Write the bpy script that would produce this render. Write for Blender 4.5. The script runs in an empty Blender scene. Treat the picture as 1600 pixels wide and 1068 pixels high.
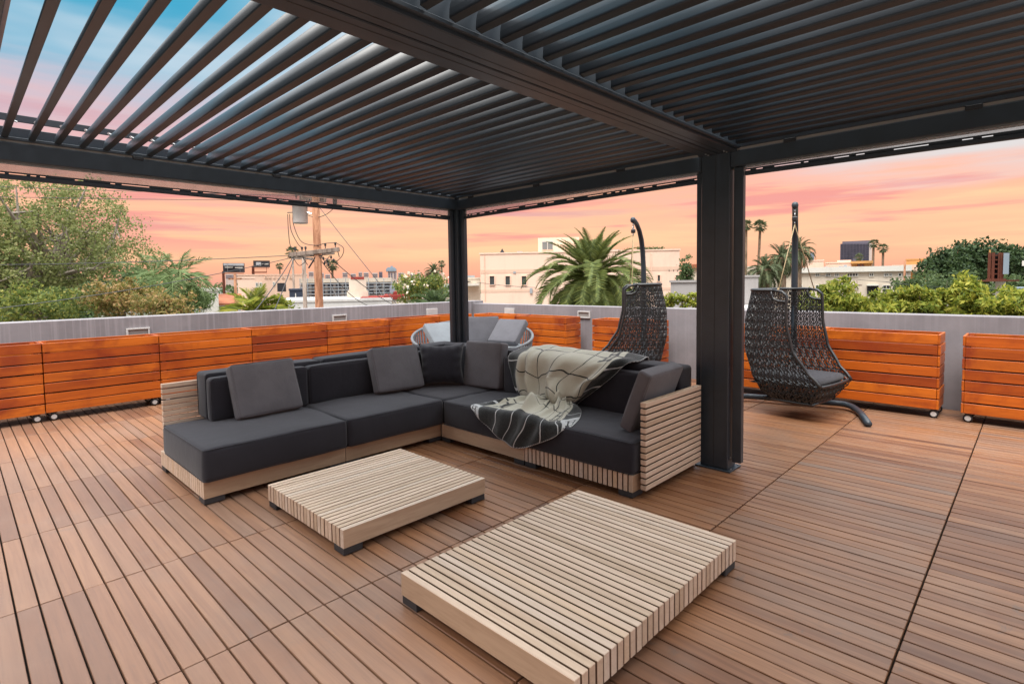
import bpy, math, random
import numpy as np
from mathutils import Vector, Matrix
random.seed(7)
RNG = np.random.default_rng(11)
SC = bpy.context.scene
COL = SC.collection
R = math.radians

# ------------------------------------------------------------------ camera, sky, sun, exposure
CAM_H = 1.52
YAW, TILT, ROLL, FPX, CY = 0.769521, 0.05587, 0.0145275, 850.18, 487.6
_fw = Vector((math.cos(YAW)*math.cos(TILT), math.sin(YAW)*math.cos(TILT), -math.sin(TILT)))
_rt = Vector((math.sin(YAW), -math.cos(YAW), 0))
_dn = _fw.cross(_rt)
_r2 = math.cos(ROLL)*_rt + math.sin(ROLL)*_dn
_d2 = -math.sin(ROLL)*_rt + math.cos(ROLL)*_dn
cam = bpy.data.cameras.new('camera')
cam_o = bpy.data.objects.new('camera', cam)
COL.objects.link(cam_o)
mw = Matrix((_r2, -_d2, -_fw)).transposed().to_4x4()
mw.translation = (0, 0, CAM_H)
cam_o.matrix_world = mw
cam.sensor_width = 36
cam.lens = FPX/1600*36
cam.shift_y = -(534-CY)/1600
cam.clip_start = 0.05
cam.clip_end = 6000
SC.camera = cam_o
SC.view_settings.view_transform = 'Standard'
SC.view_settings.look = 'None'
SC.view_settings.gamma = 1
SC.view_settings.exposure = 1.1
SC.view_settings.use_curve_mapping = False
SC.cycles.max_bounces = 6
SC.cycles.diffuse_bounces = 4
SC.cycles.transparent_max_bounces = 12

def s2l(c):
    c = c/255
    return c/12.92 if c <= .04045 else ((c+.055)/1.055)**2.4
def px(r, g, b, k=1.0):
    return (s2l(r)*k, s2l(g)*k, s2l(b)*k, 1)

SUN_EL, SUN_AZ = R(62), R(200)
sun = bpy.data.lights.new('sun', 'SUN')
sun.energy = 1.5
sun.angle = R(24)
sun.color = (1, .95, .88)
sun_o = bpy.data.objects.new('sun', sun)
COL.objects.link(sun_o)
sd = Vector((math.cos(SUN_EL)*math.cos(SUN_AZ), math.cos(SUN_EL)*math.sin(SUN_AZ), math.sin(SUN_EL)))
sun_o.rotation_euler = sd.to_track_quat('Z', 'Y').to_euler()
sun_o.location = (0, 0, 30)

W = bpy.data.worlds.new('World')
SC.world = W
W.use_nodes = True
nt = W.node_tree
nt.nodes.clear()
def N(t, **k):
    n = nt.nodes.new(t)
    for a, v in k.items(): setattr(n, a, v)
    return n
def L(a, b): nt.links.new(a, b)
def wmath(op, a, b=None, c=None, clamp=False):
    n = N('ShaderNodeMath', operation=op, use_clamp=clamp)
    for i, v in enumerate((a, b, c)):
        if v is None: continue
        if isinstance(v, (int, float)): n.inputs[i].default_value = v
        else: L(v, n.inputs[i])
    return n.outputs[0]
def wsmooth(v, lo, hi):
    n = N('ShaderNodeMapRange', interpolation_type='SMOOTHSTEP')
    L(v, n.inputs[0]); n.inputs[1].default_value = lo; n.inputs[2].default_value = hi
    return n.outputs[0]
def wmix(f, a, b):
    n = N('ShaderNodeMix', data_type='RGBA')
    if isinstance(f, float): n.inputs[0].default_value = f
    else: L(f, n.inputs[0])
    for i, v in ((6, a), (7, b)):
        if isinstance(v, tuple): n.inputs[i].default_value = v
        else: L(v, n.inputs[i])
    return n.outputs[2]
tc = N('ShaderNodeTexCoord').outputs['Generated']
sep = N('ShaderNodeSeparateXYZ'); L(tc, sep.inputs[0])
zc = wmath('MAXIMUM', sep.outputs[2], 0.0)
def streak(sx, sz, scale, detail, off):
    m = N('ShaderNodeMapping'); L(tc, m.inputs[0])
    m.inputs[1].default_value = off; m.inputs[3].default_value = (sx, sx, sz)
    n = N('ShaderNodeTexNoise'); L(m.outputs[0], n.inputs[0])
    n.inputs['Scale'].default_value = scale; n.inputs['Detail'].default_value = detail
    n.inputs['Roughness'].default_value = .55
    return n.outputs[0]
n1 = streak(1, 11, 2.6, 5, (0, 0, 0))
n2 = streak(1, 16, 2.1, 5, (4, 2, 1))
n3 = streak(1, 5, 1.6, 4, (9, 3, 5))
e = wmath('ADD', zc, wmath('MULTIPLY', wmath('SUBTRACT', n1, .5), wmath('MULTIPLY', wsmooth(zc, 0.0, .12), .16)))
ramp = N('ShaderNodeValToRGB'); L(wmath('DIVIDE', e, .7), ramp.inputs[0])
EXPK = 0.565
stops = [(0, (233, 160, 140)), (.022, (248, 172, 138)), (.055, (254, 186, 143)), (.085, (255, 193, 146)), (.125, (254, 182, 144)),
         (.165, (246, 178, 158)), (.21, (226, 178, 176)), (.26, (203, 186, 196)), (.32, (170, 196, 212)), (.42, (200, 216, 226)), (.68, (236, 238, 240))]
el = ramp.color_ramp.elements
el[0].position = 0; el[0].color = px(*stops[0][1], EXPK)
el[1].position = .68/.7; el[1].color = px(*stops[-1][1], EXPK)
for p, c in stops[1:-1]:
    k = el.new(p/.7); k.color = px(*c, EXPK)
def dirv(az, elv):
    return (math.cos(R(elv))*math.cos(R(az)), math.cos(R(elv))*math.sin(R(az)), math.sin(R(elv)))
def wdot(d):
    n = N('ShaderNodeVectorMath', operation='DOT_PRODUCT'); L(tc, n.inputs[0]); n.inputs[1].default_value = d
    return n.outputs['Value']
col = ramp.outputs[0]
# rosy cloud streaks low in the sky, yellow breaks between them
rose = wmath('MULTIPLY', wsmooth(n2, .53, .63), wmath('MULTIPLY', wsmooth(zc, .03, .09), wmath('SUBTRACT', 1.0, wsmooth(zc, .17, .26))))
col = wmix(wmath('MULTIPLY', rose, .75), col, px(232, 138, 132, EXPK))
n4 = streak(1, 22, 1.7, 6, (2, 7, 3))
mauve = wmath('MULTIPLY', wsmooth(n4, .55, .70), wmath('MULTIPLY', wsmooth(zc, .05, .12), wmath('SUBTRACT', 1.0, wsmooth(zc, .22, .30))))
col = wmix(wmath('MULTIPLY', mauve, .55), col, px(205, 150, 158, EXPK))
gold = wmath('MULTIPLY', wsmooth(n2, .50, .34), wmath('MULTIPLY', wsmooth(zc, .02, .06), wmath('SUBTRACT', 1.0, wsmooth(zc, .10, .16))))
col = wmix(wmath('MULTIPLY', gold, .75), col, px(255, 205, 152, EXPK))
# clear blue opening on one side, pale cloud on the other
blue = wmath('MULTIPLY', wsmooth(wdot(dirv(84, 27)), .935, .99), wsmooth(e, .24, .36))
blue = wmath('MULTIPLY', blue, wsmooth(n3, .30, .55))
col = wmix(wmath('MULTIPLY', blue, .97), col, px(48, 160, 194, EXPK))
pale = wmath('MULTIPLY', wsmooth(wdot(dirv(0, 15)), .93, .99), wsmooth(e, .12, .19))
col = wmix(wmath('MULTIPLY', pale, .85), col, px(216, 217, 214, EXPK))
# an overcast sky is brightest overhead
gain = wmath('ADD', 1.0, wmath('MULTIPLY', wsmooth(zc, .40, .82), 3.1))
bg = N('ShaderNodeBackground'); L(col, bg.inputs[0]); L(gain, bg.inputs[1])
sky = N('ShaderNodeTexSky', sky_type='NISHITA')
sky.sun_disc = False
sky.sun_elevation = SUN_EL
sky.sun_rotation = R(90)-SUN_AZ
bg2 = N('ShaderNodeBackground'); L(sky.outputs[0], bg2.inputs[0]); bg2.inputs[1].default_value = .05
ads = N('ShaderNodeMixShader'); ads.inputs[0].default_value = .12
L(bg.outputs[0], ads.inputs[1]); L(bg2.outputs[0], ads.inputs[2])
out = N('ShaderNodeOutputWorld'); L(ads.outputs[0], out.inputs[0])

# ------------------------------------------------------------------ helpers
class MB:
    """collects shapes and links them as ONE mesh object"""
    def __init__(s): s.v = []; s.f = []
    def add(s, V, F):
        o = len(s.v)
        s.v.extend([tuple(map(float, p)) for p in V]); s.f.extend([tuple(int(i)+o for i in f) for f in F]); return s
    def cbox(s, c, size, rot=None, ch=0.0):
        hx, hy, hz = size[0]/2, size[1]/2, size[2]/2
        c = Vector(c)
        if ch <= 0:
            V = [Vector((x*hx, y*hy, z*hz)) for x in (-1, 1) for y in (-1, 1) for z in (-1, 1)]
            F = [(0, 1, 3, 2), (4, 6, 7, 5), (0, 4, 5, 1), (2, 3, 7, 6), (0, 2, 6, 4), (1, 5, 7, 3)]
        else:
            ch = min(ch, hx*.45, hy*.45, hz*.45)
            V = []; ix = {}
            for x in (-1, 1):
                for y in (-1, 1):
                    for z in (-1, 1):
                        for a, q in enumerate(((x*hx, y*(hy-ch), z*(hz-ch)), (x*(hx-ch), y*hy, z*(hz-ch)), (x*(hx-ch), y*(hy-ch), z*hz))):
                            ix[(x, y, z, a)] = len(V); V.append(Vector(q))
            F = []
            for k in (-1, 1):
                F.append([ix[(k, a, b, 0)] for a, b in ((-1, -1), (1, -1), (1, 1), (-1, 1))])
                F.append([ix[(a, k, b, 1)] for a, b in ((-1, -1), (1, -1), (1, 1), (-1, 1))])
                F.append([ix[(a, b, k, 2)] for a, b in ((-1, -1), (1, -1), (1, 1), (-1, 1))])
                for j in (-1, 1):
                    F.append([ix[(k, j, -1, 0)], ix[(k, j, 1, 0)], ix[(k, j, 1, 1)], ix[(k, j, -1, 1)]])
                    F.append([ix[(k, -1, j, 0)], ix[(k, 1, j, 0)], ix[(k, 1, j, 2)], ix[(k, -1, j, 2)]])
                    F.append([ix[(-1, k, j, 1)], ix[(1, k, j, 1)], ix[(1, k, j, 2)], ix[(-1, k, j, 2)]])
                    for i in (-1, 1): F.append([ix[(k, j, i, a)] for a in range(3)])
            G = []
            for f in F:
                m = sum((V[i] for i in f), Vector())/len(f)
                n = (V[f[1]]-V[f[0]]).cross(V[f[2]]-V[f[0]])
                G.append(f if n.dot(m) > 0 else f[::-1])
            F = G
        if rot is not None: V = [rot @ p for p in V]
        return s.add([p+c for p in V], F)
    def box(s, x0, x1, y0, y1, z0, z1, ch=0.0):
        return s.cbox(((x0+x1)/2, (y0+y1)/2, (z0+z1)/2), (abs(x1-x0), abs(y1-y0), abs(z1-z0)), None, ch)
    def tube(s, pts, r, n=6, cap=True):
        pts = [Vector(p) for p in pts]; m = len(pts)
        rs = r if isinstance(r, (list, tuple)) else [r]*m
        V = []; F = []; up = None
        for i, p in enumerate(pts):
            t = (pts[min(i+1, m-1)]-pts[max(i-1, 0)]).normalized()
            if up is None:
                up = Vector((0, 0, 1)) if abs(t.z) < .9 else Vector((1, 0, 0))
            a = t.cross(up).normalized(); b = a.cross(t).normalized(); up = b
            for k in range(n):
                g = 2*math.pi*k/n
                V.append(p+(a*math.cos(g)+b*math.sin(g))*rs[i])
        for i in range(m-1):
            for k in range(n):
                j = (k+1) % n
                F.append((i*n+k, i*n+j, (i+1)*n+j, (i+1)*n+k))
        if cap:
            F.append(tuple(range(n))[::-1]); F.append(tuple(range((m-1)*n, m*n)))
        return s.add(V, F)
    def prism(s, poly, p0, ex, ez, along):
        """extrude polygon poly (a,b in directions ex,ez) from p0 along a vector"""
        p0, ex, ez, al = Vector(p0), Vector(ex), Vector(ez), Vector(along)
        n = len(poly)
        A = [p0+ex*a+ez*b for a, b in poly]
        V = A+[p+al for p in A]
        F = [(i, (i+1) % n, n+(i+1) % n, n+i) for i in range(n)]+[tuple(range(n))[::-1], tuple(range(n, 2*n))]
        return s.add(V, F)
    def lathe(s, prof, c, n=16, axis='z'):
        V = []; F = []
        for r_, h in prof:
            for k in range(n):
                g = 2*math.pi*k/n
                q = (r_*math.cos(g), r_*math.sin(g), h) if axis == 'z' else ((r_*math.cos(g), h, r_*math.sin(g)) if axis == 'y' else (h, r_*math.cos(g), r_*math.sin(g)))
                V.append((c[0]+q[0], c[1]+q[1], c[2]+q[2]))
        for i in range(len(prof)-1):
            for k in range(n):
                j = (k+1) % n; F.append((i*n+k, i*n+j, (i+1)*n+j, (i+1)*n+k))
        F.append(tuple(range(n))[::-1]); F.append(tuple(range((len(prof)-1)*n, len(prof)*n)))
        return s.add(V, F)
ORI = {}
def link_mesh(name, me, m, parent=None, smooth=False):
    if m is not None: me.materials.append(m)
    if smooth: me.polygons.foreach_set('use_smooth', [True]*len(me.polygons))
    o = bpy.data.objects.new(name, me); COL.objects.link(o)
    if parent is not None: o.parent = parent
    return o
def build(name, mb, m, parent=None, smooth=False, local=False):
    org = Vector((0, 0, 0)) if (parent is None or local) else ORI.get(parent.name, Vector((0, 0, 0)))
    me = bpy.data.meshes.new(name)
    me.from_pydata([tuple(Vector(p)-org) for p in mb.v], [], mb.f); me.update()
    o = link_mesh(name, me, m, parent, smooth)
    ORI[o.name] = org
    return o
def np_mesh(name, V, F, m, parent=None, smooth=False, org=None):
    V = np.asarray(V, dtype=np.float32); F = np.asarray(F, dtype=np.int32)
    if org is None and parent is not None: org = ORI.get(parent.name)
    if org is not None: V = V-np.array(org, dtype=np.float32)
    k = F.shape[1]
    me = bpy.data.meshes.new(name)
    me.vertices.add(len(V)); me.vertices.foreach_set('co', V.ravel())
    me.loops.add(F.size); me.loops.foreach_set('vertex_index', F.ravel())
    me.polygons.add(len(F)); me.polygons.foreach_set('loop_start', np.arange(0, F.size, k, dtype=np.int32))
    me.update(calc_edges=True); me.validate()
    o = link_mesh(name, me, m, parent, smooth)
    ORI[o.name] = Vector(org) if org is not None else Vector((0, 0, 0))
    return o
def tag(o, label=None, cat=None, group=None, kind=None):
    if label: o['label'] = label
    if cat: o['category'] = cat
    if group: o['group'] = group
    if kind: o['kind'] = kind
    return o
def thing(name, label, cat, loc=(0, 0, 0), rotz=0, group=None):
    o = bpy.data.objects.new(name, None); COL.objects.link(o)
    o.location = loc; o.rotation_euler = (0, 0, rotz); o.empty_display_size = .1
    ORI[o.name] = Vector(loc)
    return tag(o, label, cat, group)
def kids(o): return [c for c in COL.objects if c.parent == o]
CH = {}
def copy_tree(o, parent=None):
    c = o.copy(); COL.objects.link(c); c.parent = parent
    ORI[c.name] = ORI.get(o.name, Vector((0, 0, 0)))
    for ch in list(o.children): copy_tree(ch, c)
    return c
def inst(src, parent, loc, rot=None, scale=None):
    """another piece that shares src's mesh"""
    c = src.copy(); COL.objects.link(c); c.parent = parent; c.location = loc
    if rot is not None: c.rotation_euler = rot
    if scale is not None: c.scale = scale
    return c

# ------------------------------------------------------------------ materials
class MT:
    def __init__(s, name):
        s.m = bpy.data.materials.new(name); s.m.use_nodes = True; s.t = s.m.node_tree
        s.b = s.t.nodes['Principled BSDF']
    def n(s, t, **k):
        x = s.t.nodes.new(t)
        for a, v in k.items(): setattr(x, a, v)
        return x
    def l(s, a, b): s.t.links.new(a, b)
    def val(s, sock, v):
        if isinstance(v, (int, float, tuple)): sock.default_value = v
        else: s.l(v, sock)
    def math(s, op, a, b=None, clamp=False):
        x = s.n('ShaderNodeMath', operation=op, use_clamp=clamp); s.val(x.inputs[0], a)
        if b is not None: s.val(x.inputs[1], b)
        return x.outputs[0]
    def mix(s, f, a, b, blend='MIX'):
        x = s.n('ShaderNodeMix', data_type='RGBA', blend_type=blend)
        s.val(x.inputs[0], f); s.val(x.inputs[6], a); s.val(x.inputs[7], b); return x.outputs[2]
    def ramp(s, v, stops):
        x = s.n('ShaderNodeValToRGB'); s.l(v, x.inputs[0]); e = x.color_ramp.elements
        e[0].position, e[0].color = stops[0]; e[1].position, e[1].color = stops[-1]
        for p, c in stops[1:-1]:
            k = e.new(p); k.color = c
        return x.outputs[0]
    def sm(s, v, lo, hi):
        x = s.n('ShaderNodeMapRange', interpolation_type='SMOOTHSTEP'); s.l(v, x.inputs[0])
        x.inputs[1].default_value = lo; x.inputs[2].default_value = hi; return x.outputs[0]
    def coord(s, kind='Object'): return s.n('ShaderNodeTexCoord').outputs[kind]
    def mapping(s, v, scale=(1, 1, 1), loc=None):
        x = s.n('ShaderNodeMapping'); s.l(v, x.inputs[0]); x.inputs[3].default_value = scale
        if loc is not None: s.val(x.inputs[1], loc)
        return x.outputs[0]
    def noise(s, v, scale=5, detail=3, rough=.5, dist=0.0):
        x = s.n('ShaderNodeTexNoise'); s.l(v, x.inputs[0]); x.inputs['Scale'].default_value = scale
        x.inputs['Detail'].default_value = detail; x.inputs['Roughness'].default_value = rough; x.inputs['Distortion'].default_value = dist
        return x.outputs[0]
    def bump(s, h, strength=.3, dist=.01):
        x = s.n('ShaderNodeBump'); s.l(h, x.inputs['Height']); x.inputs['Strength'].default_value = strength; x.inputs['Distance'].default_value = dist
        s.l(x.outputs[0], s.b.inputs['Normal'])
    def set(s, col=None, rough=.5, metal=0.0, spec=.5):
        if col is not None: s.val(s.b.inputs['Base Color'], col)
        s.val(s.b.inputs['Roughness'], rough); s.b.inputs['Metallic'].default_value = metal
        s.b.inputs['Specular IOR Level'].default_value = spec
        return s.m
    def rnd(s):
        a = s.n('ShaderNodeObjectInfo').outputs['Random']; b = s.n('ShaderNodeNewGeometry').outputs['Random Per Island']
        return s.math('FRACT', s.math('ADD', a, b))

def wood(name, cols, axis=1, grain=(60, 3, 60), rough=.55, streak=.35, bumpk=.25, blotch=None, use='rnd', world=False):
    """board wood: a tone per piece, grain along the piece, blotches of wear"""
    t = MT(name)
    if use == 'rnd': r = t.rnd()
    else:
        a = t.n('ShaderNodeObjectInfo').outputs['Random']
        at = t.n('ShaderNodeAttribute', attribute_name='tone').outputs['Fac'] if use == 'attr' else t.n('ShaderNodeSeparateColor')
        if use == 'attr': r = at
        else:
            t.l(t.n('ShaderNodeObjectInfo').outputs['Color'], at.inputs[0]); r = at.outputs[0]
    base = t.ramp(r, cols)
    geo = t.n('ShaderNodeNewGeometry').outputs['Position']
    comb = t.n('ShaderNodeCombineXYZ')
    for i in range(3): t.l(t.math('MULTIPLY', r, 37.0+11*i), comb.inputs[i])
    src = geo if world else t.coord('Object')
    v = t.mapping(src, grain, comb.outputs[0])
    g = t.noise(v, 1.0, 5, .62, .6)
    g2 = t.noise(t.mapping(src, tuple(k*.22 for k in grain), comb.outputs[0]), 1.0, 3, .6, 1.0)
    dark = t.mix(1.0, base, (.56, .47, .41, 1), 'MULTIPLY')
    c = t.mix(t.math('MULTIPLY', t.sm(g, .38, .72), streak), base, dark)
    c = t.mix(t.math('MULTIPLY', t.sm(g2, .40, .70), streak*.9), c, dark)
    if blotch:
        bn = t.noise(t.mapping(geo, (1, 1, 1)), blotch[1], 4, .6, .4)
        c = t.mix(t.math('MULTIPLY', t.sm(bn, .45, .72), blotch[2]), c, blotch[0])
    if world:
        sp_ = t.noise(t.mapping(geo, (6, 6, 6)), 1.0, 6, .72, .8)
        c = t.mix(t.math('MULTIPLY', t.sm(sp_, .60, .72), .55), c, (.10, .075, .062, 1))
        sc_ = t.noise(t.mapping(geo, (2.2, 2.2, 2.2), (7, 3, 1)), 1.0, 5, .65, .5)
        c = t.mix(t.math('MULTIPLY', t.sm(sc_, .52, .70), .18), c, (.28, .185, .130, 1))
        # pale grey sheen painted into the board colour towards low x, with an uneven edge
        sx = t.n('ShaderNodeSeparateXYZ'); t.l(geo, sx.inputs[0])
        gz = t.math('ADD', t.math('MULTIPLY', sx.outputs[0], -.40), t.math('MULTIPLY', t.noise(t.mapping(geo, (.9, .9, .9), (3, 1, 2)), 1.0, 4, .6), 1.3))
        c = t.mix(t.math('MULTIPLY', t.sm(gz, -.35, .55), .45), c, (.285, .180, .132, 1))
    t.bump(g, bumpk, .002)
    rr = t.math('ADD', rough-.08, t.math('MULTIPLY', g2, .2))
    if world: rr = t.math('ADD', rr, t.math('MULTIPLY', sc_, .16))
    return t.set(c, rr, 0, .55 if world else .5)
def paint(name, col, rough=.5, metal=0.0, var=.12, scale=3.0, bumpk=0.0, spec=.5):
    t = MT(name)
    n = t.noise(t.coord('Object'), scale, 4, .6)
    d = tuple(c*(1-2.2*var) for c in col[:3])+(1,)
    c = t.mix(t.sm(n, .35, .75), col, d)
    if bumpk: t.bump(t.noise(t.coord('Object'), scale*30, 2), bumpk, .002)
    return t.set(c, t.math('ADD', rough-.05, t.math('MULTIPLY', n, .1)), metal, spec)
def fabric(name, col, rough=.95, weave=900, var=.055):
    t = MT(name)
    co = t.coord('Object')
    n = t.noise(co, 5, 4, .6)
    w = t.noise(t.mapping(co, (1, 1, 3)), weave*.25, 2, .7)
    d = tuple(c*(1-2*var) for c in col[:3])+(1,)
    u = tuple(min(1, c*(1+1.6*var)) for c in col[:3])+(1,)
    c = t.mix(t.sm(n, .3, .7), u, d)
    c = t.mix(t.math('MULTIPLY', t.sm(w, .45, .7), .35), c, d)
    wr = t.noise(t.mapping(co, (1.2, 1.2, 1.0)), 9, 3, .5, .8)
    t.bump(t.math('ADD', t.math('MULTIPLY', w, .08), wr), .22, .012)
    t.b.inputs['Sheen Weight'].default_value = .16
    t.b.inputs['Sheen Roughness'].default_value = .6
    return t.set(c, rough, 0, .2)
def leafmat(name, cols, trans=.45):
    cols = [(p, tuple(min(.9, q*1.35) for q in c[:3])+(1,)) for p, c in cols]
    t = MT(name)
    r = t.n('ShaderNodeNewGeometry').outputs['Random Per Island']
    base = t.ramp(r, cols)
    big = t.noise(t.n('ShaderNodeNewGeometry').outputs['Position'], .55, 3, .6)
    c = t.mix(t.math('MULTIPLY', t.sm(big, .42, .68), .45), base, cols[0][1])
    t.set(c, .6, 0, .3)
    tr = t.n('ShaderNodeBsdfTranslucent'); t.l(c, tr.inputs[0])
    mx = t.n('ShaderNodeMixShader'); mx.inputs[0].default_value = trans
    t.l(t.b.outputs[0], mx.inputs[1]); t.l(tr.outputs[0], mx.inputs[2])
    t.l(mx.outputs[0], t.t.nodes['Material Output'].inputs[0])
    return t.m

DECK = [(0, (.125, .046, .018, 1)), (.2, (.215, .090, .038, 1)), (.5, (.300, .142, .066, 1)), (.75, (.255, .125, .064, 1)), (.90, (.205, .125, .085, 1)), (1, (.36, .150, .050, 1))]
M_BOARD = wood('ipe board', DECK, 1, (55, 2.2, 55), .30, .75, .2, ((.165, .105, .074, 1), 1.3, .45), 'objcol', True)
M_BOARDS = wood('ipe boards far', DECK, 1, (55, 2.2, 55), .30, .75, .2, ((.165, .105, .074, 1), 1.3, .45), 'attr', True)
TEAK = [(0, (.47, .345, .240, 1)), (.4, (.56, .42, .310, 1)), (.75, (.62, .475, .360, 1)), (.9, (.57, .46, .365, 1)), (1, (.57, .385, .235, 1))]
M_TEAKX = wood('weathered teak along x', TEAK, 0, (3, 70, 70), .62, .26, .3)
M_TEAKY = wood('weathered teak along y', TEAK, 1, (70, 3, 70), .62, .26, .3)
M_TEAKSIDE = wood('brown unweathered teak side', [(0, (.37, .25, .155, 1)), (.5, (.44, .305, .20, 1)), (1, (.50, .36, .245, 1))], 0, (5, 5, 60), .6, .3, .2)
M_TEAKIN = wood('shade-darkened teak inner side', [(0, (.12, .066, .036, 1)), (1, (.16, .092, .052, 1))], 0, (5, 5, 60), .7, .3, .2)  # faces between slats: shade of the gap put into the brown
STAIN = [(0, (.33, .058, .005, 1)), (.3, (.49, .108, .007, 1)), (.6, (.59, .145, .010, 1)), (.85, (.51, .104, .007, 1)), (1, (.27, .042, .006, 1))]
M_STAINX = wood('orange stained slat along x', STAIN, 0, (1.6, 26, 26), .36, .60, .15, ((.21, .026, .005, 1), 2.1, .9))
M_STAINY = wood('orange stained slat along y', STAIN, 1, (26, 1.6, 26), .36, .60, .15, ((.21, .026, .005, 1), 2.1, .9))
M_METAL = paint('anthracite powder coat', (.029, .040, .052, 1), .40, .0, .10, 6, .05, .5)
M_LOUVER = paint('anthracite louvre', (.015, .021, .028, 1), .38, .0, .10, 3, .0, .6)
M_RUBBER = paint('black plastic', (.018, .018, .020, 1), .5, 0, .1, 8)
M_FOOT = paint('charcoal foot', (.030, .031, .034, 1), .55, 0, .15, 8)
M_STEEL = paint('zinc plated steel', (.50, .50, .50, 1), .32, .9, .12, 12)
M_BLACK = fabric('black canvas', (.0135, .0128, .0185, 1))
M_GREY = fabric('grey canvas', (.098, .092, .100, 1))
M_BLUEGREY = fabric('pale grey canvas', (.15, .165, .18, 1))
M_PALEPILLOW = fabric('mid grey canvas', (.088, .086, .097, 1))
M_STRAP = fabric('light grey strap', (.115, .125, .138, 1))
M_WEAVE = paint('charcoal resin weave', (.017, .0175, .019, 1), .40, 0, .2, 30, 0, .6)
M_ROPE = paint('tan rope', (.42, .31, .17, 1), .8, 0, .2, 60, .3)
M_WHITE = paint('white lamp housing', (.52, .50, .48, 1), .5, 0, .06, 5)
M_LED = paint('grey led strip', (.30, .28, .26, 1), .5, 0, .06, 5)
def concrete(name, base, streaks):
    t = MT(name)
    p = t.n('ShaderNodeNewGeometry').outputs['Position']
    a = t.noise(p, 1.1, 5, .6); b = t.noise(p, 9, 4, .65)
    d = tuple(c*.72 for c in base[:3])+(1,); u = tuple(min(1, c*1.22) for c in base[:3])+(1,)
    c = t.mix(t.sm(a, .35, .7), base, d)
    c = t.mix(t.math('MULTIPLY', t.sm(b, .5, .75), .25), c, d)
    v = t.noise(t.mapping(p, (26, 26, .35)), 1.0, 4, .6)
    c = t.mix(t.math('MULTIPLY', t.sm(v, .48, .62), streaks), c, u)
    v2 = t.noise(t.mapping(p, (11, 11, .5), (5, 3, 1)), 1.0, 4, .6)
    c = t.mix(t.math('MULTIPLY', t.sm(v2, .55, .7), streaks*.7), c, d)
    t.bump(b, .12, .004)
    return t.set(c, .85, 0, .3)
M_CONC = concrete('streaked grey render', (.285, .265, .275, 1), .55)
M_CONC2 = concrete('smooth grey render', (.270, .250, .262, 1), .18)
def bark(name, c1, c2):
    t = MT(name)
    p = t.n('ShaderNodeNewGeometry').outputs['Position']
    n = t.noise(t.mapping(p, (9, 9, 1.6)), 1.0, 5, .65, .6)
    t.bump(n, .5, .03)
    return t.set(t.mix(t.sm(n, .35, .65), c1, c2), .85, 0, .2)
M_BARK = bark('grey bark', (.20, .165, .13, 1), (.36, .31, .26, 1))
M_PALMBARK = bark('palm bark', (.14, .095, .06, 1), (.27, .19, .13, 1))
M_POLE = bark('brown utility pole timber', (.20, .085, .045, 1), (.42, .21, .12, 1))
M_POLEGREY = bark('grey weathered pole timber', (.17, .125, .10, 1), (.34, .27, .22, 1))
# ------------------------------------------------------------------ measuring helper: picture measurements turned into places at a given distance
def at(u, v, d):
    """place d metres in front of the camera plane along the line through photo point u, v"""
    q = _fw + _r2*((u-800)/FPX) + _d2*((v-CY)/FPX)
    return Vector((0, 0, CAM_H)) + q*d
def seen(p):
    q = Vector(p)-Vector((0, 0, CAM_H)); z = q.dot(_fw)
    if z < .05: return None
    return (800+FPX*q.dot(_r2)/z, CY+FPX*q.dot(_d2)/z)

# ------------------------------------------------------------------ ground far below, terrace slab
GZ = -8.0
t = MT('street level ground')
p = t.n('ShaderNodeNewGeometry').outputs['Position']
M_GROUND = t.set(t.mix(t.sm(t.noise(p, .05, 5, .6), .42, .6), (.16, .15, .14, 1), (.09, .10, .06, 1)), .9)
np_mesh('ground', [(-3500, -3500, GZ), (3500, -3500, GZ), (3500, 3500, GZ), (-3500, 3500, GZ)], [(0, 1, 2, 3)], M_GROUND)['kind'] = 'structure'

WX, WY = 7.88, 8.80            # inner faces of the two parapets
M_DARKBASE = paint('dark gap under boards', (.026, .017, .012, 1), .9)
bd = thing('terrace_building', 'grey rendered building block carrying the roof terrace', 'building', (3, 3, GZ))
m = MB().box(-4.0, WX+.35, -6.0, WY+.35, GZ, -.30)
build('building_wall', m, M_CONC2, bd)
deck = build('deck', MB().box(-3.0, WX, -3.4, WY, -.29, -.032), M_DARKBASE); deck['kind'] = 'structure'

PB, PT = .0855, 1.017          # board pitch, tile length
boards = []
for r in range(-4, 10):
    y0 = .372+r*PT; y1 = min(y0+PT, WY-.01)
    if y1 < -3.3 or y0 > WY-.05: continue
    y0 = max(y0, -3.35)
    for k in range(-36, 94):
        x0 = .142+k*PB
        if x0 < -2.95 or x0+PB > WX: continue
        tile = (k//12, r)
        rr = random.Random(hash(tile) & 0xffff)
        boards.append([x0, y0, y1, rr.random()])
def area(b):
    c = [seen(q) for q in ((b[0], b[1], 0), (b[0]+PB, b[1], 0), (b[0]+PB, b[2], 0), (b[0], b[2], 0))]
    if any(q is None for q in c): return 0
    c = [(min(max(x, 0), 1600), min(max(y, 0), 1068)) for x, y in c]
    return abs(sum(c[i][0]*c[(i+1) % 4][1]-c[(i+1) % 4][0]*c[i][1] for i in range(4)))/2
def hidden(b):
    x, y = b[0]+PB/2, (b[1]+b[2])/2
    return (1.2 < x < 4.3 and 4.3 < y < 5.3) or (3.35 < x < 4.3 and 1.9 < y < 5.2) or (1.5 < x < 2.75 and 1.25 < y < 2.05) or (1.5 < x < 2.5 and 2.85 < y < 3.7)
boards.sort(key=lambda b: -area(b)*(0.1 if hidden(b) else 1))
bm_cache = {}
V2 = []; F2 = []; tone2 = []
bevel = .004
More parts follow.
